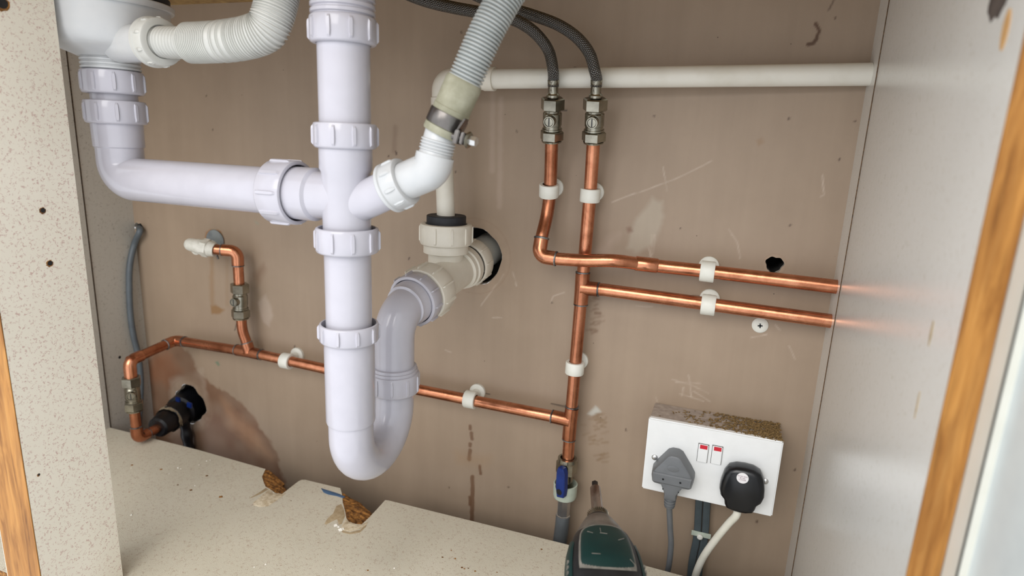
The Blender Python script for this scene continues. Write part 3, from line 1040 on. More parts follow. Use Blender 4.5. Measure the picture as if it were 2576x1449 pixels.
# wall tee joining the trap and the small drain
tee = thing('wall_tee', 'older cream white waste tee going into the round hole in the back wall', 'pipe fitting', (XT, -0.06, OZ - 0.2))
EV = 0.059
XV = -0.3235
ZA = axp(EV)[2]
b = MB()
b.lathe(axp(0.116), axd, [(0, 0.0225), (0.012, 0.0222), (0.098, 0.0222)], 44)
b.lathe(axp(0.044), axd, [(0, 0.0222), (0.0015, 0.0252), (0.008, 0.0252), (0.009, 0.0272), (0.018, 0.0272), (0.019, 0.0262)], 44)
zz = [zf(1122, y, EV + 0.02) for y in (700, 645, 628, 560)]
b.lathe((XV, -EV, ZA), UP, [(0, 0.0212), (zz[1] - ZA - 0.001, 0.0212), (zz[1] - ZA + 0.001, 0.0270), (zz[3] - ZA - 0.006, 0.0270)], 44)
b.build('tee_body', M['old_white'], tee)
zn0, zn1 = zf(1122, 627, EV + 0.031), zf(1122, 572, EV + 0.031)
nut('compression_nut', tee, (XV, -EV, zn0), UP, zn1 - zn0, 0.0312, inner=0.0248, mat=M['old_white'], ribs=10, a0=0.35, rib=0.0014)
nut('compression_nut', tee, axp(0.1000), -axd, 0.0275, 0.0308, inner=0.0250, mat=M['old_white'], ribs=10, a0=0.1, rib=0.0020, ribw=0.0011)
nut('compression_nut', tee, axp(0.0235), axd, 0.0215, 0.0296, inner=0.0274, mat=M['old_white'], ribs=10, a0=0.2, rib=0.0014, ribw=0.0011)
MB().lathe(axp(0.006), axd, [(0, 0.0215), (0.055, 0.0215)], 32).build('wall_pipe', M['old_white'], tee)
rr = tag(MB().lathe((XV, -EV, zn1 - 0.006), UP, [(0, 0.0236), (0.0150, 0.0236), (0.0158, 0.0228), (0.0158, 0.011), (0.004, 0.0106)], 44, cap=False).build('rubber_reducer', M['black_rubber']), 'black rubber reducer bung in the top of the wall tee', 'rubber bung')

# small overflow drain: along the wall, elbow, down into the bung
EW = 0.043
dp = thing('overflow_drain', 'stained white pipe along the top of the back wall, dropping to the rubber bung', 'pipe', (XV, -EW, zn1))
zw0 = at(1250, 199, EW).z
zw1 = at(2200, 187, EW).z
xw = at(1118, 300, EW).x
xw = XV
zlow = zn1
b = MB()
b.sweep([(at(1232, 199, EW).x, -EW, zw0), (XR - 0.0012, -0.016, at(2200, 187, 0.016).z)], 0.0108, 28)
b.build('horizontal_pipe', M['pipe_old'], dp)
b = MB()
ztop = zw0
XW = at(1113, 200, EW).x
b.sweep([(XV, -EV, zlow - 0.004), (XW, -EW, zw0 - 0.03)], 0.0108, 28)
b.build('vertical_pipe', M['pipe_old'], dp)
b = MB()
xe = at(1240, 199, EW).x
b.sweep(fillet([(XW, -EW, zw0 - 0.028), (XW, -EW, zw0), (xe - 0.006, -EW, zw0)], 0.018, 10), 0.0122, 28)
b.lathe((XW, -EW, zw0 - 0.034), UP, [(0, 0.0132), (0.012, 0.0132), (0.0128, 0.0122)], 28)
b.lathe((xe + 0.002, -EW, zw0), (-1, 0, 0), [(0, 0.0132), (0.012, 0.0132), (0.0128, 0.0122)], 28)
b.build('elbow', M['old_white'], dp)

# ------------------------------------------------------------------ left waste: strainer, overflow tube, bent pipe
XS, ES = -0.5865, 0.266
zs_ = lambda y, r: zf(285, y, ES + r)
st = thing('basket_strainer', 'round white strainer waste bowl at top left under the sink', 'sink strainer', (XS, -ES, zs_(165, .025)))
zrim, zrim0 = zf(135, 13, ES), zf(136, 27, ES)
zb1, zb2, zb3 = zf(147, 112, ES), zf(185, 138, ES), zf(208, 147, ES)
c0 = (XS, -ES, zb3)
b = MB()
b.lathe(c0, UP, [(0, 0.0270), (0.0008, 0.0285), (0.0022, 0.0315), (zb1 - zb3 - 0.0055, 0.0455), (zb1 - zb3 - 0.002, 0.0498), (zb1 - zb3 + 0.002, 0.0520), (zb1 - zb3 + 0.007, 0.0535), (zrim0 - zb3, 0.0550), (zrim0 - zb3, 0.0575), (zrim0 - zb3 + 0.001, 0.0585), (zrim - zb3, 0.0590), (zrim - zb3 + 0.001, 0.058)], 72)
b.build('bowl', M['white_warm'], st)
zth = zs_(172, .026)
prof = [(0, 0.0225)]
h = 0.001
while h < zb3 - zth - 0.002:
    prof += [(h, 0.0245), (h + 0.0006, 0.0258), (h + 0.0022, 0.0258), (h + 0.0028, 0.0245)]
    h += 0.0036
prof += [(zb3 - zth + 0.002, 0.0245)]
MB().lathe((XS, -ES, zth), UP, prof, 44).build('threaded_outlet', M['white_warm'], st)
spd = nrm(arr((1.0, -0.10, -0.05)))
S0 = arr(at(330, 110, ES + 0.012))
S1 = arr(at(392, 107, ES + 0.018))
spd = nrm(S1 - S0)
MB().lathe(S0 - spd * 0.02, spd, [(0, 0.0165), (np.linalg.norm(S1 - S0) + 0.028, 0.0165)], 36).build('overflow_spout', M['white_warm'], st)
MB().lathe((XS, -ES, zrim + 0.0012), UP, [(0, 0.0530), (0.0012, 0.0550), (0.006, 0.0555), (0.0075, 0.054)], 60).build('gasket', M['black_rubber'], st)
sb = tag(MB().lathe((XS, -ES, zrim + 0.0088), UP, [(0, 0.050), (0.001, 0.053), (0.012, 0.055), (ZC - zrim - 0.0092, 0.056)], 48).build('sink_bowl', M['steel']), 'steel underside of the sink bowl clamped over the round white strainer', 'sink')

ov = thing('overflow_tube', 'white corrugated overflow tube rising to the right from the strainer', 'tube', tuple(S1))
N0 = arr(at(383, 107, ES + 0.018))
nut('compression_nut', ov, N0, spd, 0.0155, 0.0205, rib=0.0012, ribs=9, mat=M['corr'], inner=0.0140, flange=0.0012, a0=0.6)
EO = ES + 0.018
pth = catmull([N0 + spd * 0.010, at(470, 108, EO), at(520, 107, EO), at(575, 103, EO), at(630, 93, EO), at(668, 76, EO - .002), at(684, 46, EO - .004), at(697, 0, EO - 0.008), at(706, -45, EO - 0.012), at(712, -80, EO - 0.016)], 12)
P, q = resample(pth, 0.0004)
rad = []
for k, a in enumerate(q):
    if a < 0.030:
        ph = (a / 0.0034) % 1
        r = 0.0128 + 0.0008 * math.sin(2 * PI * ph)
    elif a < 0.034:
        r = 0.0128 + (0.0163 - 0.0128) * (a - 0.030) / 0.004
    elif a < 0.066:
        ph = (a / 0.0020) % 1
        r = 0.0165 + (0.0007 if ph < 0.45 else -0.0006)
    elif a < 0.088:
        ph = ((a - 0.066) / 0.0073) % 1
        r = 0.0165 + (0.0009 if (ph > 0.88 or 0.70 < ph < 0.78) else -0.0002 - 0.001 * math.sin(PI * ph / 0.7 if ph < 0.7 else 0))
    else:
        ph = (a / 0.0021) % 1
        r = 0.0165 + (0.0007 if ph < 0.5 else -0.0008)
    rad.append(r)
MB().sweep(P, rad, 36).build('corrugated_hose', M['corr'], ov, 50)

lw = thing('left_waste_pipe', 'white bent waste pipe from the strainer across to the branch tee', 'pipe', (XS, -ES, ZH))
nz = [(zs_(233, .028), zs_(170, .028)), (zs_(312, .028), zs_(250, .028))]
for a, c in nz:
    nut('compression_nut', lw, (XS, -ES, a), UP, c - a, 0.0272, inner=0.0222, a0=0.62)
b = MB()
zso = zs_(371, .0226)
b.lathe((XS, -ES, zso - 0.0015), UP, [(0, 0.0212), (0.0015, 0.0226), (nz[1][0] - zso + 0.006, 0.0230), (nz[1][1] - zso - 0.004, 0.0226), (nz[1][1] - zso - 0.003, 0.0205), (nz[0][0] - zso + 0.008, 0.0205)], 44)
b.build('socket_end', M['white'], lw)
MB().sweep(fillet([(XS, -ES, zso + 0.004), (XS, -ES, ZH), (xn1 + 0.006, -EM, ZH)], 0.030, 14), 0.0213, 44, hint=(0, 1, 0)).build('bent_pipe', M['white'], lw)

# ------------------------------------------------------------------ drain hose on the slanted branch
EH = EM
el = thing('hose_elbow', 'white elbow with threaded spigot between slanted branch and grey drain hose', 'pipe fitting', tuple(B2))
C1 = at(1086, 428, EH)
C2 = at(1106, 345, EH - 0.002)
hd = nrm(arr(C2) - arr(C1))
b = MB()
b.sweep(fillet([arr(B1) + bd0 * 0.002, arr(C1), arr(C1) + hd * 0.0125], 0.017, 12), 0.0158, 36)
b.build('elbow', M['white_warm'], el)
L = np.linalg.norm(arr(C2) - arr(C1))
prof = [(0.006, 0.0125), (0.0125, 0.0140)]
h = 0.0150
while h < L - 0.004:
    prof += [(h, 0.0131), (h + 0.0006, 0.0143), (h + 0.0015, 0.0143), (h + 0.0021, 0.0131)]
    h += 0.0025
prof += [(h, 0.0130), (h + 0.022, 0.0122)]
MB().lathe(C1, hd, prof, 36).build('threaded_spigot', M['white_warm'], el)

dh = thing('drain_hose', 'grey ribbed drain hose with dirty rubber cuff coming down from the top', 'hose', tuple(C2))
K0, K1 = arr(at(1109, 338, EH - 0.002)), arr(at(1170, 202, EH - 0.006))
kd = nrm(K1 - K0)
Lk = np.linalg.norm(K1 - K0)
MB().lathe(K0, kd, [(0.008, 0.0128), (0, 0.0136), (0, 0.0150), (0.0012, 0.0156), (0.0058, 0.0156), (0.0062, 0.0146), (0.0175, 0.0146), (0.018, 0.0151), (0.022, 0.0153), (0.0225, 0.0149), (Lk - 0.004, 0.0151), (Lk - 0.001, 0.0146), (Lk, 0.0138), (Lk - 0.004, 0.0125)], 44, cap=False).build('rubber_cuff', M['rubber_beige'], dh)
pth = catmull([K1 - kd * 0.01, K1 + kd * 0.004, at(1196, 142, EH - 0.008), at(1228, 72, EH - 0.012), at(1266, 2, EH - 0.018), at(1300, -52, EH - 0.024), at(1325, -100, EH - 0.03)], 14)
P, rad = corrugate(pth, 0.0138, 0.0029, 0.0022, 9, 3.0)
MB().sweep(P, rad, 36).build('ribbed_hose', M['grey_hose'], dh, 60)

hc = thing('hose_clamp', 'dark steel band clamp with side bolt around the rubber hose cuff', 'hose clamp', tuple(K0))
MB().lathe(K0 + kd * 0.0066, kd, [(0, 0.0147), (0, 0.0158), (0.0006, 0.0161), (0.0108, 0.0161), (0.0114, 0.0158), (0.0114, 0.0147)], 48, cap=False).build('band', M['steel_dark'], hc)
A0 = arr(at(1150, 345, EH + 0.008))
A1 = arr(at(1204, 359, EH + 0.010))
ad = nrm(A1 - A0)
La = np.linalg.norm(A1 - A0)
b = MB()
b.lathe(A0, ad, [(-0.004, 0.0028), (0.012, 0.0028)], 12)
b.build('bolt_shaft', M['steel_dark'], hc)
b = MB()
b.lathe(A0 + ad * 0.0100, ad, [(0, 0.0040), (0, 0.0062), (0.0006, 0.0066), (0.0016, 0.0056), (0.0020, 0.0040)], 28)
b.build('flange', M['nickel'], hc)
b = MB()
hexnut(b, A0 + ad * 0.0120, ad, 0.0058, 0.0040, 0.3, 0.0008)
b.build('bolt_head', M['chrome'], hc)
b = MB()
u, w = perp(ad, kd)
b.box(A0 + ad * 0.0012, ad, u, w, 0.0022, 0.0052, 0.0045)
b.box(A0 + ad * 0.0062, ad, u, w, 0.0016, 0.0046, 0.0040)
b.box(A0 + ad * 0.0020 + u * 0.0095, nrm(u + ad * 0.45), ad, w, 0.0062, 0.0007, 0.0034)
b.build('clamp_lugs', M['steel_dark'], hc, bevel=0.0006)

# ------------------------------------------------------------------ copper
RC = 0.0075
RINGS = []


def put_rings(parent):
    for q_ in RINGS:
        q_.build('solder_ring', M['solder'], parent)
    RINGS.clear()


def ring(b, p, d, r=0.0088, h=0.0022):
    RINGS.append(MB().lathe(arr(p) - nrm(d) * h / 2, d, [(0, RC), (h * 0.25, r), (h * 0.75, r), (h, RC)], 24))


EC = 0.025
# hot pipe: down, bend forward, elbow, along the wall to the right
hotp = [at(1388, 352, EC + 0.0135), at(1384, 470, EC), at(1377, 535, EC + .002), at(1363, 595, EC + 0.014), at(1355, 644, EC + 0.02)]
hot = thing('hot_copper_pipe', 'left copper pipe from the first valve, elbowed to the upper run on the right', 'copper pipe', tuple(hotp[-1]))
corner = arr(hotp[-1])
hv = catmull(hotp[:4], 10)
hv.append(corner + (arr(hotp[3]) - corner) * 0.55)
MB().sweep(hv, RC, 28).build('vertical_tube', M['copper_dull'], hot)
hh = [at(1355, 644, EC + 0.02), at(1400, 651, EC + 0.02), at(1462, 655, EC + 0.02), at(1545, 656, EC + 0.018), at(1610, 664, EC + 0.004), at(1660, 670, EC), at(1780, 683, EC), at(1950, 703, EC), at(2107, 722, EC)]
hh2 = catmull([corner + (arr(hh[1]) - corner) * 0.45] + hh[1:], 10)
MB().sweep(hh2, RC, 28).build('horizontal_tube', M['copper'], hot)
dv, dhh = nrm(arr(hotp[3]) - corner), nrm(arr(hh[1]) - corner)
b = MB()
b.sweep(fillet([corner + dv * 0.0205, corner, corner + dhh * 0.0205], 0.0115, 12), 0.0085, 28)
b.build('elbow', M['copper'], hot)
b = MB()
ring(b, corner + dv * 0.0212, dv, 0.0090, 0.0034)
ring(b, corner + dhh * 0.0212, dhh, 0.0088, 0.0026)
put_rings(hot)
c0, c1 = arr(at(1598, 662, EC + 0.005)), arr(at(1655, 669, EC + 0.0005))
MB().lathe(c0, c1 - c0, [(0, 0.0078), (0.001, 0.0084), (np.linalg.norm(c1 - c0) - 0.001, 0.0084), (np.linalg.norm(c1 - c0), 0.0078)], 28).build('coupler', M['copper'], hot)

# cold pipe: straight down with two tees, the run to the right, and down to the stop valve
cold = thing('cold_copper_pipe', 'right copper pipe from second valve, with two soldered tees, down to the blue lever valve', 'copper pipe', tuple(at(1429, 1160, EC)))
c_top, c_t1, c_t2, c_bot = at(1493, 355, EC + 0.0135), at(1464, 724, EC), at(1435, 1058, EC), at(1428, 1165, EC)
MB().sweep([c_top, at(1485, 480, EC), at(1470, 655, EC), c_t1], RC, 28).build('upper_tube', M['copper'], cold)
MB().sweep([c_t1, c_t2], RC, 28).build('middle_tube', M['copper_dull'], cold)
MB().sweep([c_t2, c_bot], RC, 28).build('lower_tube', M['copper'], cold)
rr1 = at(2092, 808, EC)
MB().sweep([c_t1, at(1520, 729, EC), rr1], RC, 28).build('right_tube', M['copper'], cold)
b = MB()


def copper_tee(b, p0, c, p1, side, rad=0.0086):
    b.sweep([p0, c, p1], rad, 28)
    b.sweep([c, arr(c) + (arr(side) - arr(c)) * 0.35, side], [0.0098, 0.0086, 0.0086], 28)


copper_tee(b, at(1466, 688, EC), c_t1, at(1461, 764, EC), at(1504, 728, EC))
b.build('tee', M['copper_dull'], cold)
b = MB()
copper_tee(b, at(1439, 1026, EC), c_t2, at(1431, 1103, EC), at(1392, 1048, EC))
b.build('tee', M['copper_dull'], cold)
b = MB()
for p, q in ((at(1466.5, 685, EC), c_t1), (at(1461, 766, EC), c_t1), (at(1506, 728, EC), c_t1), (at(1439, 1023, EC), c_t2), (at(1431, 1105, EC), c_t2), (at(1389, 1047.5, EC), c_t2)):
    ring(b, p, arr(q) - arr(p))
put_rings(cold)

# branch pipe: along the bottom to the left, tee to the outside tap, dog-leg to the stopcock
XB = at(441, 856, EC).x
b1 = at(1392, 1048, EC)
bt = at(628, 886, EC)
bc = at(441, 856, EC)
br = thing('branch_copper_pipe', 'long copper branch pipe along the bottom of the wall, dog-legged at its left end', 'copper pipe', tuple(at(800, 925, EC)))
MB().sweep([b1, at(1060, 982, EC), at(800, 924, EC), bt], RC, 28).build('long_tube', M['copper'], br)
MB().sweep([bt, bc], RC, 28).build('left_tube', M['copper_dull'], br)
bo = atx(325, 908, XB)
MB().sweep([bc, bo], RC, 28).build('outward_tube', M['copper_dull'], br)
bdn = Vector((bo.x, bo.y, zf(322, 955, -bo.y)))
b = MB()
d1, d2 = nrm(bt - bc), nrm(bo - bc)
b.sweep(fillet([arr(bc) + d1 * 0.018, arr(bc), arr(bc) + d2 * 0.018], 0.011, 10), 0.0086, 28)
b.build('elbow', M['copper_dull'], br)
b = MB()
b.sweep(fillet([arr(bo) - d2 * 0.020, arr(bo), arr(bdn)], 0.012, 10), 0.0086, 28)
b.build('elbow', M['copper'], br)
b = MB()
tr0 = at(610, 822, EC + 0.004)
copper_tee(b, at(655, 892, EC), bt, at(598, 881, EC), arr(bt) + (arr(at(622, 868, EC)) - arr(bt)) * 1.25)
b.build('tee', M['copper_dull'], br)
b = MB()
for p, d in ((arr(bc) + d1 * 0.019, d1), (arr(bc) + d2 * 0.019, d2), (at(657, 892, EC), d1), (at(596, 880, EC), d1), (arr(bt) + (arr(at(622, 868, EC)) - arr(bt)) * 1.3, arr(at(622, 868, EC)) - arr(bt))):
    ring(b, p, d)
put_rings(br)

# riser to the outside tap
ris = thing('riser_copper_pipe', 'short curved copper riser below the outside tap valve', 'copper pipe', tuple(at(628, 880, EC)))
rv = catmull([arr(bt) + (arr(at(622, 868, EC)) - arr(bt)) * 1.0, at(619, 858, EC), at(610, 830, EC), at(606.5, 795, EC)], 10)
MB().sweep(rv, RC, 28).build('tube', M['copper_dull'], ris)
tp = thing('tap_feed_pipe', 'short copper pipe with a swept elbow into the white wall fitting', 'copper pipe', tuple(at(602, 720, EC)))
ce_ = arr(at(597, 632, EC))
fa = arr(at(535, 627, EC + 0.012))
d3 = nrm(fa - ce_)
MB().sweep([at(602, 722, EC), at(599, 668, EC)], RC, 28).build('tube', M['copper'], tp)
b = MB()
dvv = nrm(arr(at(599, 672, EC)) - ce_)
b.sweep(fillet([ce_ + dvv * 0.0205, ce_, ce_ + d3 * 0.021], 0.014, 12), 0.0086, 28)
b.build('elbow', M['copper'], tp)
MB().sweep([ce_ + d3 * 0.016, fa], RC, 28).build('tube', M['copper_dull'], tp)
b = MB()
ring(b, ce_ + dvv * 0.0215, dvv)
ring(b, ce_ + d3 * 0.022, d3)
put_rings(tp)

# white painted wall fitting with a washer
wf = thing('wall_fitting', 'lumpy white painted elbow fitting on the wall feeding the outside tap', 'pipe fitting', tuple(at(515, 622, 0.03)))
b = MB()
fb = arr(at(507, 621, EC + 0.016))
fd = nrm(fb - fa)
b.lathe(fa + fd * 0.002, fd, [(-0.006, 0.0082), (-0.0065, 0.0098), (0, 0.0112), (0.004, 0.0114), (0.0045, 0.0118), (0.012, 0.0122), (0.018, 0.0112), (0.026, 0.0098), (0.030, 0.0098), (0.036, 0.0085), (0.039, 0.006), (0.0405, 0.001)], 22)
hexnut(b, fa + fd * 0.005, fd, 0.011, 0.0136, 0.2)
wc = arr(at(538, 606, 0.004))
b.lathe((wc[0] - 0.004, -0.036, wc[2] - 0.008), (0, 1, 0), [(0, 0.009), (0.034, 0.0085)], 20)
b.build('fitting_body', M['painted'], wf)
MB().lathe((wc[0], wc[1] + 0.003, wc[2]), (0, -1, 0), [(0, 0.0165), (0.001, 0.017), (0.0016, 0.0166), (0.0016, 0.008)], 36).build('washer', M['zinc'], wf)
b = MB()
b.sweep([at(545, 640, 0.012), at(549, 652, 0.012)], 0.0016, 10)
b.build('screw', M['steel_dark'], wf)


# ------------------------------------------------------------------ isolating valves
def iso_valve(label, ptop, pbot, face, a0, group='isolating valves', top_cap=True):
    """ptop, pbot: ends of the valve on its axis; face: direction of the screw boss"""
    p0, p1 = arr(pbot), arr(ptop)
    d = nrm(p1 - p0)
    Lv = np.linalg.norm(p1 - p0)
    t = thing('isolating_valve', label, 'valve', tuple(p0), group)
    k = Lv / 0.050
    b = MB()
    b.lathe(p0, d, [(0, 0.0080), (0.0002, 0.0112), (0.002 * k, 0.0116), (0.0022 * k, 0.010)], 28)
    hexnut(b, p0 + d * 0.002 * k, d, 0.0115 * k, 0.0134, a0)
    b.build('nut', M['nickel'], t, 25)
    b = MB()
    hexnut(b, p0 + d * 0.0365 * k, d, 0.0135 * k, 0.0134, a0)
    b.build('nut', M['nickel'], t, 25)
    b = MB()
    b.lathe(p0 + d * 0.012 * k, d, [(0, 0.0096), (0.002 * k, 0.0098), (0.0022 * k, 0.0112), (0.0038 * k, 0.0112), (0.004 * k, 0.0100), (0.0075 * k, 0.0100), (0.008 * k, 0.0106), (0.021 * k, 0.0106), (0.0225 * k, 0.0094), (0.025 * k, 0.0094)], 32)
    f = nrm(arr(face) - d * (arr(face) @ d))
    c = p0 + d * 0.0265 * k
    b.lathe(c, f, [(0.004, 0.0066), (0.0150, 0.0064), (0.0156, 0.0060), (0.0156, 0.0050), (0.0140, 0.0048)], 28, cap=False)
    b.build('body', M['nickel'], t, 35)
    b = MB()
    b.lathe(c, f, [(0.010, 0.0047), (0.0148, 0.0047), (0.0151, 0.0044)], 28)
    s = b.build('screw', M['nickel'], t)
    b = MB()
    u = np.cross(f, d)
    b.box(c + f * 0.0151, u, d, f, 0.0006, 0.0042, 0.0002)
    b.build('slot', M['black'], s)
    return t


EVf = (-0.15, -1, 0.05)
iso_valve('left of the two nickel isolating valves under the braided hoses', at(1391, 246, EC + 0.027), at(1388, 357, EC + 0.014), (0.05, -1, 0.0), 0.0)
iso_valve('right of the two nickel isolating valves under the braided hoses', at(1498, 247, EC + 0.027), at(1493, 360, EC + 0.014), (0.05, -1, 0.0), 0.0)
iso_valve('nickel isolating valve on the pipe below the white wall fitting', at(603, 713, EC), at(606, 802, EC), (0.08, -1, 0), 0.5)
lv_top, lv_bot = Vector((bo.x, bo.y, zf(322, 946, -bo.y))), Vector((bo.x, bo.y, zf(322, 1030, -bo.y)))
iso_valve('nickel isolating valve at far left beside the grey cable', lv_top, lv_bot, (0.66, -0.74, 0), 0.3)

# pipe from the far-left valve to the stopcock
sp = thing('stopcock_feed_pipe', 'short copper pipe with low elbow resting on the floor edge, going into the black stopcock', 'copper pipe', (bo.x, bo.y, ZF))
zl = ZF + 0.0125
cl_ = arr((bo.x, bo.y, zl))
se = arr(at(402, 1074, 0.062))
se = arr((at(402, 1074, 0.062).x, -0.062, at(402, 1074, 0.062).z))
MB().sweep([lv_bot, cl_ + arr((0, 0, 0.012))], RC, 28).build('tube', M['copper_dull'], sp)
d4 = nrm(se - cl_)
b = MB()
b.sweep(fillet([cl_ + arr((0, 0, 0.019)), cl_, cl_ + d4 * 0.019], 0.010, 10), 0.0086, 28)
b.build('elbow', M['copper_dull'], sp)
MB().sweep([cl_ + d4 * 0.012, se], RC, 28).build('tube', M['copper_dull'], sp)
b = MB()
ring(b, cl_ + arr((0, 0, 0.020)), (0, 0, 1))
ring(b, cl_ + d4 * 0.020, d4)
put_rings(sp)

sk = thing('stopcock', 'grimy black stopcock fitting with blue bits, coming out of the rough wall hole', 'stopcock', tuple(at(430, 1060, 0.03)))
q0, q1, q2 = se - d4 * 0.006, arr(at(440, 1043, 0.036)), arr(at(482, 1012, -0.02))
ax = nrm(q2 - q0)
b = MB()
L1 = np.linalg.norm(q2 - q0)
b.lathe(q0, ax, [(0, 0.0085), (0.0, 0.0135), (0.003, 0.0165), (0.026, 0.0188), (0.030, 0.0178), (0.032, 0.0215), (0.048, 0.0222), (0.051, 0.0195), (0.058, 0.0200), (0.060, 0.0250), (L1, 0.0262)], 32)
b.build('fitting_body', M['dirty_black'], sk)
b = MB()
r_ = random.Random(4)
R = []
u, w = perp(ax)
for s_ in (0.0265, 0.031, 0.035):
    R.append([q0 + ax * (s_ + r_.uniform(-0.002, 0.002)) + (u * math.cos(k * PI / 12) + w * math.sin(k * PI / 12)) * (0.0212 + r_.uniform(-0.0012, 0.0016)) for k in range(24)])
b.rings(R, cap=False)
b.build('plaster_ring', M['mud'], sk)
b = MB()
for px, py, s_ in ((448, 1005, 0.0036), (477, 1019, 0.0040)):
    c = arr(at(px, py, 0.034 if px < 460 else 0.031))
    b.box(c, (0.9, 0.3, -0.3), (0.3, -0.2, 0.9), (0.2, -0.9, 0), s_, s_ * 1.3, 0.002)
b.build('blue_collar', M['blue'], sk, bevel=0.0008)
b = MB()
b.sweep(catmull([at(462, 1055, 0.012), at(468, 1085, 0.012), at(474, 1120, 0.012), at(478, 1160, 0.012)], 6), [0.0085 + 0.001 * math.sin(k) for k in range(19)], 16)
b.build('hanging_pipe', M['dirty_black'], sk)


# ------------------------------------------------------------------ braided hoses
def ferrule(b, p0, d):
    b.lathe(p0, d, [(-0.001, 0.0045), (0, 0.0052), (0.0005, 0.0070), (0.0035, 0.0072), (0.0045, 0.0060), (0.0055, 0.0056), (0.0140, 0.0056), (0.0150, 0.0062), (0.0185, 0.0064), (0.0195, 0.0058)], 28)


def braided(label, p0, up, pts):
    t = thing('braided_hose', label, 'hose', tuple(p0), 'braided tap hoses')
    b = MB()
    ferrule(b, p0, up)
    b.build('ferrule', M['nickel'], t)
    pth = catmull([arr(p0) + nrm(up) * 0.012, arr(p0) + nrm(up) * 0.0195] + [arr(q) for q in pts], 14)
    P, q = resample(pth, 0.002)
    MB().sweep(P, 0.0060, 24, uv=True).build('steel_braid', M['braid'], t)


v1 = arr(at(1391, 246, EC + 0.027))
vd = nrm(v1 - arr(at(1388, 357, EC + 0.014)))
braided('left braided steel hose, curving low behind the grey ribbed hose', v1, vd, [at(1391, 175, EC + 0.040), at(1381, 130, EC + .046), at(1355, 92, EC + .056), at(1318, 62, EC + .066), at(1270, 42, EC + .074), at(1200, 30, EC + .082), at(1130, 17, EC + .09), at(1070, 2, EC + .10), at(1010, -22, EC + 0.11), at(960, -55, EC + 0.12)])
v2 = arr(at(1498, 247, EC + 0.027))
braided('right braided steel hose, arching higher over to the top centre', v2, vd, [at(1496, 178, EC + 0.040), at(1483, 135, EC + .041), at(1452, 95, EC + .041), at(1405, 63, EC + .040), at(1345, 40, EC + .040), at(1280, 20, EC + .041), at(1215, -4, EC + .043), at(1160, -30, EC + 0.046), at(1110, -60, EC + 0.05)])


# ------------------------------------------------------------------ pipe clips
def clip(label, px, py, axis, e=EC, bpx=(0.0, 0.002)):
    c = arr(at(px, py, e))
    t = thing('pipe_clip', label, 'pipe clip', (c[0], 0, c[2]), 'white pipe clips')
    ax = nrm(axis)
    MB().lathe(c - ax * 0.0076, ax, [(0, 0.0078), (0, 0.0110), (0.0008, 0.0116), (0.0144, 0.0116), (0.0152, 0.0110), (0.0152, 0.0078)], 36, cap=False).build('clip_ring', M['clip'], t)
    b = MB()
    w = arr((c[0] + bpx[0], 0, c[2] + bpx[1]))
    b.lathe(w, (0, -1, 0), [(0, 0.0112), (0.0035, 0.0112), (0.0045, 0.0100), (0.005, 0.006), (0.0135, 0.0055)], 32)
    b.build('clip_base', M['clip'], t)


clip('white pipe clip on the left pipe just below the left valve', 1381, 479, arr(hotp[0]) - arr(hotp[1]))
clip('white pipe clip on the right pipe just below the right valve', 1484.5, 491, arr(c_top) - arr(c_t1))
clip('white pipe clip on the upper run of copper towards the right wall', 1780, 683, arr(hh[6]) - arr(hh[7]))
clip('white pipe clip on the lower run of copper towards the right wall', 1782, 767, arr(rr1) - arr(c_t1))
clip('chipped white pipe clip midway down the cold pipe, above the lower tee', 1446, 925, arr(c_t1) - arr(c_t2))
clip('white pipe clip on the bottom branch pipe, right of the trap', 1184, 1005, (1, 0, 0))
clip('white pipe clip on the bottom branch pipe, left of the trap', 722, 908, (1, 0, 0))

# ------------------------------------------------------------------ blue lever valve and its hose
zv = lambda y: zf(1425, y, EC)
xv = at(1424, 1200, EC).x
vl = thing('lever_valve', 'small tap valve with a blue lever at the bottom of the cold pipe', 'valve', (xv, -EC, zv(1250)))
b = MB()
hexnut(b, (xv, -EC, zv(1190)), UP, zv(1158) - zv(1190), 0.0136, 0.25)
b.lathe((xv, -EC, zv(1160)), UP, [(0, 0.0125), (0.005, 0.0120), (0.0052, 0.009), (0.001, 0.008)], 30, cap=False)
b.build('nut', M['nickel'], vl, 25)
b = MB()
b.lathe((xv, -EC, zv(1250)), UP, [(0, 0.009), (zv(1235) - zv(1250), 0.0092), (zv(1225) - zv(1250), 0.0105), (zv(1196) - zv(1250), 0.0085), (zv(1188) - zv(1250), 0.0095)], 28)
b.lathe((xv, -EC, zv(1212)), (-0.35, -1, 0), [(0.004, 0.006), (0.014, 0.006), (0.0145, 0.004), (0.018, 0.004)], 20)
b.build('body', M['nickel'], vl)
lc = arr(at(1411, 1210, EC + 0.019))
fdir = nrm(arr((-0.35, -1, 0.0)))
ur = np.cross(fdir, arr((0, 0, 1)))
MB().prism([(-0.0062, -0.021), (0.0035, -0.023), (0.0062, -0.010), (0.0062, 0.013), (0.0042, 0.018), (-0.0030, 0.018), (-0.0060, 0.012), (-0.0072, -0.012)], lc, ur, (0, 0, 1), fdir, [(-0.0055, 0), (0.0015, 0), (0.0025, 0.001)]).build('lever', M['blue'], vl)
MB().lathe(lc + fdir * 0.0022 + arr((0, 0, -0.0145)), fdir, [(0, 0.0040), (0.0006, 0.0040), (0.0007, 0.0001)], 20).build('lever_screw', M['black'], vl)
t = thing('nylon_hose_nut', 'translucent pale green plastic hose nut under the blue lever valve', 'nut', (xv, -EC, zv(1256)))
b = MB()
zn_ = zv(1252)
b.lathe((xv, -EC, zn_), UP, [(0.002, 0.008), (0, 0.0125), (0.001, 0.0142), (0.004, 0.0152), (zv(1216) - zn_, 0.0155), (zv(1216) - zn_ + 0.0005, 0.0140), (zv(1226) - zn_, 0.0132)], 40)
b.build('nut', M['nylon'], t)
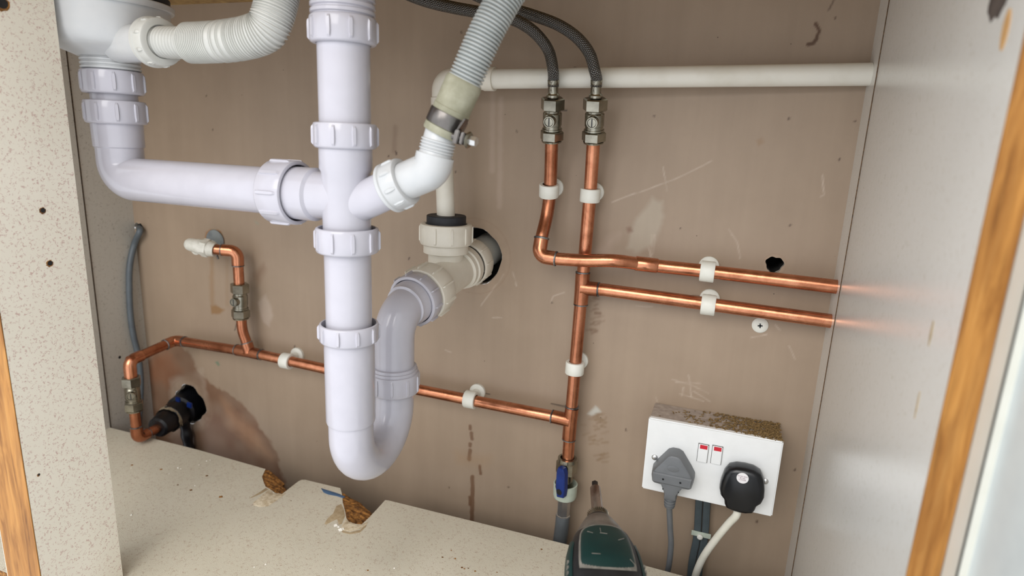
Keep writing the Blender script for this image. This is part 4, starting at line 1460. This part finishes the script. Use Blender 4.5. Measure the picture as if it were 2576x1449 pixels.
t = thing('fill_hose', 'dark grey fill hose with a shiny crimp going down behind the floor edge', 'hose', (xv, -EC, zv(1300)))
b = MB()
zc0 = zv(1302)
b.lathe((xv - 0.0005, -EC, zc0), UP, [(0, 0.0068), (0.0005, 0.0092), (0.0035, 0.0094), (0.004, 0.0086), (zv(1248) - zc0, 0.0086)], 8)
b.build('crimp', M['chrome'], t, 20)
b = MB()
b.sweep(catmull([W(xv, EC, 0) + Vector((-0.0005, 0, zv(1298) - OZ)), at(1413, 1330, EC), at(1407, 1372, EC), at(1400, 1420, EC), at(1396, 1470, EC)], 8), 0.0093, 24)
b.build('hose', M['grey_hose_dark'], t)

# ------------------------------------------------------------------ grey cable, far left
XC = XL + 0.0056
cpts = [at(351, 572, -0.012), at(352, 574, 0.002), at(351, 584, 0.012)] + [atx(px, py, XC) for px, py in ((338, 615), (327, 665), (325, 720), (328, 790), (336, 845), (347, 890), (354, 950), (353, 1010), (350, 1055), (349, 1110), (352, 1170))]
t = tag(MB().sweep(catmull(cpts, 10), 0.0047, 16).build('grey_cable', M['grey_cable']), 'grey electric cable hanging in the left rear corner', 'cable')

# ------------------------------------------------------------------ double socket, plugs and cables
sx0, sx1 = -0.0645, 0.0835
ED = 0.050
sz1, sz0 = OZ - 0.3045, OZ - 0.391
sx0, sx1 = at(1632, 1052, ED).x, at(1972, 1112, ED).x
sz1 = 0.5 * (zf(1632, 1052, ED) + zf(1972, 1112, ED))
sz0 = 0.5 * (zf(1612, 1230, ED) + zf(1938, 1298, ED))
so = thing('double_socket', 'white double wall socket with two red marked switches on a dusty box', 'socket', ((sx0 + sx1) / 2, 0, sz0))
MB().abox(sx0 + 0.001, sx1 - 0.001, -ED + 0.008, -0.0003, sz0 + 0.001, sz1 - 0.001).build('back_box', M['pattress'], so, bevel=0.0008)
MB().abox(sx0, sx1, -ED, -ED + 0.0078, sz0, sz1).build('faceplate', M['socket'], so, bevel=0.0014)
FX = lambda px, py: at(px, py, ED)
for px, py in ((1647, 1150), (1925, 1210)):
    q = FX(px, py)
    MB().lathe(q, (0, -1, 0), [(-0.001, 0.0036), (0.001, 0.0034), (0.0020, 0.0024), (0.0024, 0.0005)], 20).build('face_screw', M['chrome'], so)
for px, py in ((1768, 1139), (1803, 1144)):
    q = FX(px, py)
    b = MB()
    b.box((q.x, -ED - 0.0010, q.z), (1, 0, 0), (0, 0, 1), (0, 1, 0.06), 0.0053, 0.0107, 0.0014)
    s = b.build('switch', M['socket'], so, bevel=0.0005)
    MB().box((q.x, -ED - 0.0003, q.z), (1, 0, 0), (0, 0, 1), (0, 1, 0), 0.0058, 0.0112, 0.0003).build('switch_gap', M['steel_dark'], s)
    MB().box((q.x + 0.0003, -ED - 0.0022, q.z + 0.0080), (1, 0, 0), (0, 0, 1), (0, 1, 0.06), 0.0040, 0.0022, 0.0004).build('red_mark', M['red'], s)
# sawdust on the box
b = MB()
r_ = random.Random(11)
for _ in range(1700):
    u = r_.random() ** 0.45
    x = sx0 + 0.006 + u * (sx1 - sx0 - 0.008)
    if r_.random() > 0.10 + 0.90 * ((x - sx0) / (sx1 - sx0)) ** 2.4:
        continue
    y = -r_.uniform(0.001, ED - 0.002 - 0.012 * r_.random() * (1 - u))
    z = sz1 - 0.0005 + (0.0016 * r_.random() * u)
    a = r_.uniform(0, PI)
    l_, w_ = r_.uniform(0.0008, 0.0026), r_.uniform(0.0003, 0.0007)
    b.box((x, y, z), (math.cos(a), math.sin(a), r_.uniform(-0.4, 0.4)), (-math.sin(a), math.cos(a), 0.1), (0, 0, 1), l_, w_, 0.0003)
o = b.build('sawdust_heap', M['sawdust'])
tag(o, 'sawdust and shavings lying on top of the socket box', 'sawdust')
o['kind'] = 'stuff'

# grey plug
PG = at(1691, 1199, ED + 0.020)
pg = thing('grey_plug', 'grey moulded plug in the left half of the socket', 'plug', (PG.x, -ED, PG.z - 0.03))
og = arr((PG.x, -ED, PG.z))
outl = [(-0.0035, 0.0262), (0.0035, 0.0262), (0.0080, 0.0240), (0.0190, 0.0085), (0.0235, 0.001), (0.0240, -0.005), (0.0225, -0.0125), (0.0190, -0.0145), (0.0125, -0.0148), (0.0082, -0.024), (0.0072, -0.032), (-0.0072, -0.032), (-0.0082, -0.024), (-0.0125, -0.0148), (-0.0190, -0.0145), (-0.0225, -0.0125), (-0.0240, -0.005), (-0.0235, 0.001), (-0.0190, 0.0085), (-0.0080, 0.0240)]
b = MB()
b.prism(outl, og, (1, 0, 0), (0, 0, 1), (0, -1, 0), [(0, 0.0010), (0.001, 0), (0.0155, 0.0008), (0.0190, 0.0022), (0.0200, 0.0042)])
b.build('plug_body', M['grey_plug'], pg, 30)
b = MB()
b.prism([(-0.0215, 0.0020), (0.0215, 0.0020), (0.0205, -0.0112), (-0.0205, -0.0112)], og, (1, 0, 0), (0, 0, 1), (0, -1, 0), [(0.016, 0.0), (0.0205, 0.0005), (0.0218, 0.0020)])
b.build('grip_band', M['grey_plug'], pg, 30)
MB().prism([(0.0065 * math.cos(k * PI / 12), 0.0095 + 0.0038 * math.sin(k * PI / 12)) for k in range(24)], og, (1, 0, 0), (0, 0, 1), (0, -1, 0), [(0.0195, 0), (0.0203, 0), (0.0206, 0.0006)]).build('oval_badge', M['grey_plug'], pg, 30)
for dx in (-0.0095, 0.0095):
    MB().lathe(og + arr((dx, -0.0217, -0.0046)), (0, -1, 0), [(0, 0.0012), (0.0003, 0.0012)], 14).build('pin_hole', M['black'], pg)
    MB().lathe(og + arr((dx * 0.92, -0.0198, -0.0190 + 0.0012)), (0, -1, 0), [(0, 0.0007), (0.0003, 0.0007)], 12).build('pin_hole', M['black'], pg)
b = MB()
cg = og + arr((0, -0.0095, -0.030))
b.lathe(cg, (0, 0, -1), [(0, 0.0072), (0.003, 0.0070), (0.0032, 0.0058), (0.0048, 0.0058), (0.005, 0.0068), (0.0068, 0.0067), (0.007, 0.0056), (0.0086, 0.0056), (0.0088, 0.0065), (0.0104, 0.0064), (0.0106, 0.0054), (0.012, 0.0054), (0.0122, 0.0062), (0.0145, 0.0055), (0.0155, 0.0036)], 24)
b.build('strain_relief', M['grey_plug'], pg)
ce2 = cg + arr((0, 0, -0.015))
b = MB()
b.sweep(catmull([ce2, at(1686, 1330, 0.052), at(1688, 1370, 0.048), at(1683, 1420, 0.042), at(1676, 1450, 0.036), at(1668, 1490, 0.03)], 10), 0.0034, 16)
b.build('cord', M['grey_plug'], pg)

# black plug
PB = at(1867, 1234, ED + 0.018)
pb = thing('black_plug', 'glossy black plug with a round white sticker in the right half of the socket', 'plug', (PB.x, -ED, PB.z - 0.03))
ob = arr((PB.x, -ED, PB.z))
half = [(0.0, 0.0262), (0.0090, 0.0255), (0.0165, 0.0220), (0.0205, 0.0150), (0.0228, 0.0040), (0.0235, -0.0050), (0.0215, -0.0125), (0.0172, -0.0170), (0.0160, -0.0225), (0.0140, -0.0262), (0.0070, -0.0285), (0.0, -0.0290)]
outl = half + [(-x, z) for x, z in half[-2:0:-1]]
b = MB()
b.prism(outl, ob, (1, 0, 0), (0, 0, 1), (0, -1, 0), [(0, 0.0020), (0.0015, 0.0008), (0.006, 0.0), (0.0135, 0.0002), (0.0170, 0.0014), (0.0190, 0.0036), (0.0200, 0.0062)])
b.build('plug_body', M['black_plug'], pb, 50)
sc_c = arr(at(1868, 1203, ED + 0.0202))
stk = MB().lathe(sc_c, (0, -1, 0), [(-0.0002, 0.0062), (0.0002, 0.0062), (0.00025, 0.0058)], 32).build('sticker', M['sticker'], pb)
for i, s_ in enumerate(('FITTED WITH', 'BS 1362', '13 A FUSE')):
    cu = bpy.data.curves.new('print_line', 'FONT')
    cu.body = s_
    cu.align_x = 'CENTER'
    cu.align_y = 'CENTER'
    cu.size = 0.0017
    cu.materials.append(M['ink'])
    tmp = bpy.data.objects.new('print_line', cu)
    to = bpy.data.objects.new('print_line', bpy.data.meshes.new_from_object(tmp))
    bpy.data.objects.remove(tmp)
    C.objects.link(to)
    to.parent = stk
    to.location = Vector(sc_c + arr((0, -0.0004, 0.0020 - 0.0020 * i))) - Vector(ORG[pb])
    to.rotation_euler = (PI / 2, 0, 0)
b = MB()
cb = ob + arr((-0.001, -0.0085, -0.0265))
b.sweep(catmull([cb, cb + arr((-0.001, -0.001, -0.010)), at(1832, 1318, 0.056), at(1800, 1357, 0.052), at(1770, 1400, 0.046), at(1752, 1440, 0.04), at(1742, 1480, 0.034)], 10), 0.0042, 16)
b.build('cord', M['cable_white'], pb)

# twin flat grey cables below the box, with a clip
for lab, x0, x1 in (('left of the two dark grey flat cables hanging under the socket box', 1758, 1742), ('right of the two dark grey flat cables hanging under the socket box', 1778, 1762)):
    pts = [at(x0 + 2, 1235, 0.008), at(x0 - 1, 1290, 0.008), at(x0 - 5, 1350, 0.008), at(x1 - 2, 1420, 0.008), at(x1 - 8, 1500, 0.008)]
    P = catmull(pts, 6)
    R = []
    for p in P:
        R.append([arr(p) + arr((0.0044 * math.copysign(abs(math.cos(a)) ** 0.5, math.cos(a)), 0.0026 * math.copysign(abs(math.sin(a)) ** 0.5, math.sin(a)), 0)) for a in [2 * PI * (k + 0.5) / 12 for k in range(12)]])
    tag(MB().rings(R).build('flat_cable', M['grey_cable_dark']), lab, 'cable', 'flat cables under the socket')
ct = thing('cable_tie', 'small white cable tie around the two flat grey cables', 'cable tie', tuple(at(1765, 1345, 0.005)))
ca_ = arr(at(1764, 1341, 0.0085))
MB().prism([(-0.0115, -0.0032), (0.0115, -0.0032), (0.0115, 0.0032), (-0.0115, 0.0032)], ca_, (1, 0, 0), (0, 0, 1), (0, -1, 0), [(0.0027, 0), (0.0036, 0.0), (0.0040, 0.0004)]).build('strap', M['nylon'], ct)
MB().lathe(ca_ + arr((-0.001, -0.003, -0.002)), (0, -1, 0), [(0, 0.0036), (0.004, 0.0034), (0.005, 0.0022)], 16).build('tie_head', M['clip'], ct)

# white screw cover on the wall
q = at(1912, 818, 0)
cv = thing('screw_cover', 'round white wall plug cap with dark cross under the copper runs', 'screw cap', (q.x, 0, q.z - 0.008))
MB().lathe(q, (0, -1, 0), [(0, 0.0088), (0.0008, 0.0088), (0.0022, 0.0070), (0.0028, 0.003), (0.0026, 0.0002)], 32).build('cap', M['clip'], cv)
b = MB()
b.box((q.x, -0.0028, q.z), (1, 0, 0.1), (-0.1, 0, 1), (0, 1, 0), 0.0026, 0.0007, 0.0005)
b.box((q.x, -0.0028, q.z), (1, 0, 0.1), (-0.1, 0, 1), (0, 1, 0), 0.0007, 0.0026, 0.0005)
b.build('cross_recess', M['black'], cv)

# ------------------------------------------------------------------ cordless drill standing on the floor
ZD = OZ - 0.343
da = nrm((-0.31, 0.966, 0.259))        # forward, nose a little up
ds = nrm(np.cross(da, arr((0, 0, 1))))  # to the right
du = np.cross(ds, da)
PD = arr((-0.0658, -0.289, OZ - 0.341))
drill = thing('cordless_drill', 'scuffed dark green and black cordless drill standing on the floor at bottom centre', 'drill', (PD[0], PD[1], ZF))


def dp_(e):                            # axis point, stations counted backwards from the tip
    return PD + da * (0.300 - e)


b = MB()
b.lathe(dp_(0.1985), -da, [(0, 0.0024), (0.0006, 0.0031), (0.010, 0.0031)], 6)
b.build('bit', M['bit_tip'], drill, 25)
MB().lathe(dp_(0.2055), -da, [(0, 0.0036), (0.0008, 0.0049), (0.018, 0.0052), (0.034, 0.0054)], 28).build('bit_holder', M['bit'], drill)
b = MB()
b.lathe(dp_(0.2365), -da, [(0, 0.0065), (0.0008, 0.0084), (0.0066, 0.0096), (0.0068, 0.0090)], 44)
u, w = perp(da)
for k in range(30):
    a = 2 * PI * k / 30
    o_ = u * math.cos(a) + w * math.sin(a)
    b.box(dp_(0.2402) + o_ * 0.0091, nrm(-da + np.cross(da, o_) * 0.5), np.cross(da, o_), o_, 0.0032, 0.00035, 0.0005)
b.build('knurled_collar', M['nickel'], drill)
MB().lathe(dp_(0.2430), -da, [(0, 0.0090), (0.001, 0.0106), (0.0045, 0.0128), (0.005, 0.0130)], 44).build('chuck_ring', M['drill_black'], drill)
MB().lathe(dp_(0.2475), -da, [(0, 0.0130), (0.010, 0.0185), (0.0195, 0.0232), (0.0245, 0.0238)], 44).build('nose_cone', M['drill_grey'], drill)


def sect(e, hw, hu, hd, p=2.6, n=40):
    c = dp_(e)
    R = []
    for k in range(n):
        a = 2 * PI * k / n
        ca, sa = math.cos(a), math.sin(a)
        x = hw * math.copysign(abs(ca) ** (2 / p), ca)
        z = (hu if sa > 0 else hd) * math.copysign(abs(sa) ** (2 / p), sa)
        R.append(c + ds * x + du * z)
    return R


S = [(0.2690, 0.0220, 0.0210, 0.0228), (0.2715, 0.0245, 0.0232, 0.026), (0.280, 0.0275, 0.0255, 0.029), (0.292, 0.0300, 0.0282, 0.033), (0.307, 0.0317, 0.0300, 0.036), (0.330, 0.0322, 0.0305, 0.036), (0.348, 0.0305, 0.0290, 0.033), (0.358, 0.0265, 0.0250, 0.028), (0.362, 0.020, 0.020, 0.020)]
MB().rings([sect(*s) for s in S]).build('motor_housing', M['drill_black'], drill, 40)


def shell(a0, a1, e0, e1, off, mat, name, n=18, m=8, taper=0.0):
    """a raised panel lying on the housing between two angles (radians from the right) and two stations"""
    es = [s[0] for s in S]
    R = []
    for i in range(m + 1):
        e = e0 + (e1 - e0) * i / m
        hw, hu, hd = [np.interp(e, es, [s[j] for s in S]) for j in (1, 2, 3)]
        row = []
        o = off if 0 < i < m else off * 0.3
        sh = taper * (1 - i / m)
        for k in range(n + 1):
            a = a0 + sh + (a1 - a0 - 2 * sh) * k / n
            ca, sa = math.cos(a), math.sin(a)
            oo = o if 0 < k < n else o * 0.3
            ee = e + 0.004 * (1 - (2 * k / n - 1) ** 2) * (1 if i == m else (-1 if i == 0 else 0))
            row.append(dp_(ee) + ds * ((hw + oo) * math.copysign(abs(ca) ** (2 / 2.6), ca)) + du * ((hu + oo) * math.copysign(abs(sa) ** (2 / 2.6), sa)))
        R.append(row)
    return MB().rings(R, cap=False, closed=False).build(name, mat, drill, 40)


shell(PI * 0.285, PI * 0.715, 0.2745, 0.3150, 0.0010, M['drill_trim'], 'panel_trim', taper=-0.05)
shell(PI * 0.30, PI * 0.70, 0.2760, 0.3132, 0.0015, M['drill_green'], 'top_panel', taper=-0.05)
for sgn in (0, 1):
    lo, hi = (PI * 0.03, PI * 0.20) if sgn == 0 else (PI * 0.80, PI * 0.97)
    shell(lo, hi, 0.285, 0.335, 0.0014, M['drill_green'], 'side_panel', 8)
    for k in range(5):
        e = 0.304 + 0.005 * k
        hw = np.interp(e, [s[0] for s in S], [s[1] for s in S])
        sd = 1 if sgn == 0 else -1
        MB().box(dp_(e) + ds * sd * (hw * 0.965) + du * 0.012, da, du, ds, 0.0011, 0.0060, 0.0008).build('vent_slot', M['drill_trim'], drill)
# handle, trigger and battery base
R = []
for t_, hw, hl in ((0.0, 0.0165, 0.026), (0.25, 0.0155, 0.0215), (0.55, 0.0160, 0.0215), (0.8, 0.0175, 0.024), (1.0, 0.021, 0.030)):
    c = dp_(0.322) + arr((0, -0.004 * t_, -0.026 - 0.078 * t_))
    R.append([c + ds * hw * math.cos(2 * PI * k / 24) + da * hl * math.sin(2 * PI * k / 24) for k in range(24)])
MB().rings(R).build('handle', M['drill_black'], drill)
c = dp_(0.296) + du * -0.044
MB().box(c, da, ds, du, 0.006, 0.0075, 0.012).build('trigger', M['drill_trim'], drill, bevel=0.003)
c = dp_(0.320)
daf = nrm((da[0], da[1], 0))
zb_ = ZF + 0.0185
b = MB()
b.box(arr((c[0], c[1], zb_)), daf, ds, (0, 0, 1), 0.050, 0.036, 0.0183)
b.build('battery', M['drill_black'], drill, bevel=0.006)
# pale scuffs on the green panel
r_ = random.Random(5)
for a, e, l_, tw in ((0.52, 0.271, 0.004, 1.5), (0.505, 0.275, 0.006, 0.1), (0.60, 0.2735, 0.005, 0.4), (0.40, 0.280, 0.006, -0.5), (0.56, 0.298, 0.007, 0.1), (0.34, 0.302, 0.006, 0.8)):
    e += 0.008
    es = [s[0] for s in S]
    hw, hu = [np.interp(e, es, [s[j] for s in S]) for j in (1, 2)]
    an = a * PI
    ca, sa = math.cos(an), math.sin(an)
    p = dp_(e) + ds * ((hw + 0.0019) * math.copysign(abs(ca) ** (2 / 2.6), ca)) + du * ((hu + 0.0019) * abs(sa) ** (2 / 2.6))
    nn = nrm(ds * ca * 0.6 + du * sa)
    tx = np.cross(nn, da)
    MB().box(p, tx * math.cos(tw) + da * math.sin(tw), -tx * math.sin(tw) + da * math.cos(tw), nn, l_ * 0.5, 0.00022, 0.0002).build('scratch', M['drill_trim'], drill)
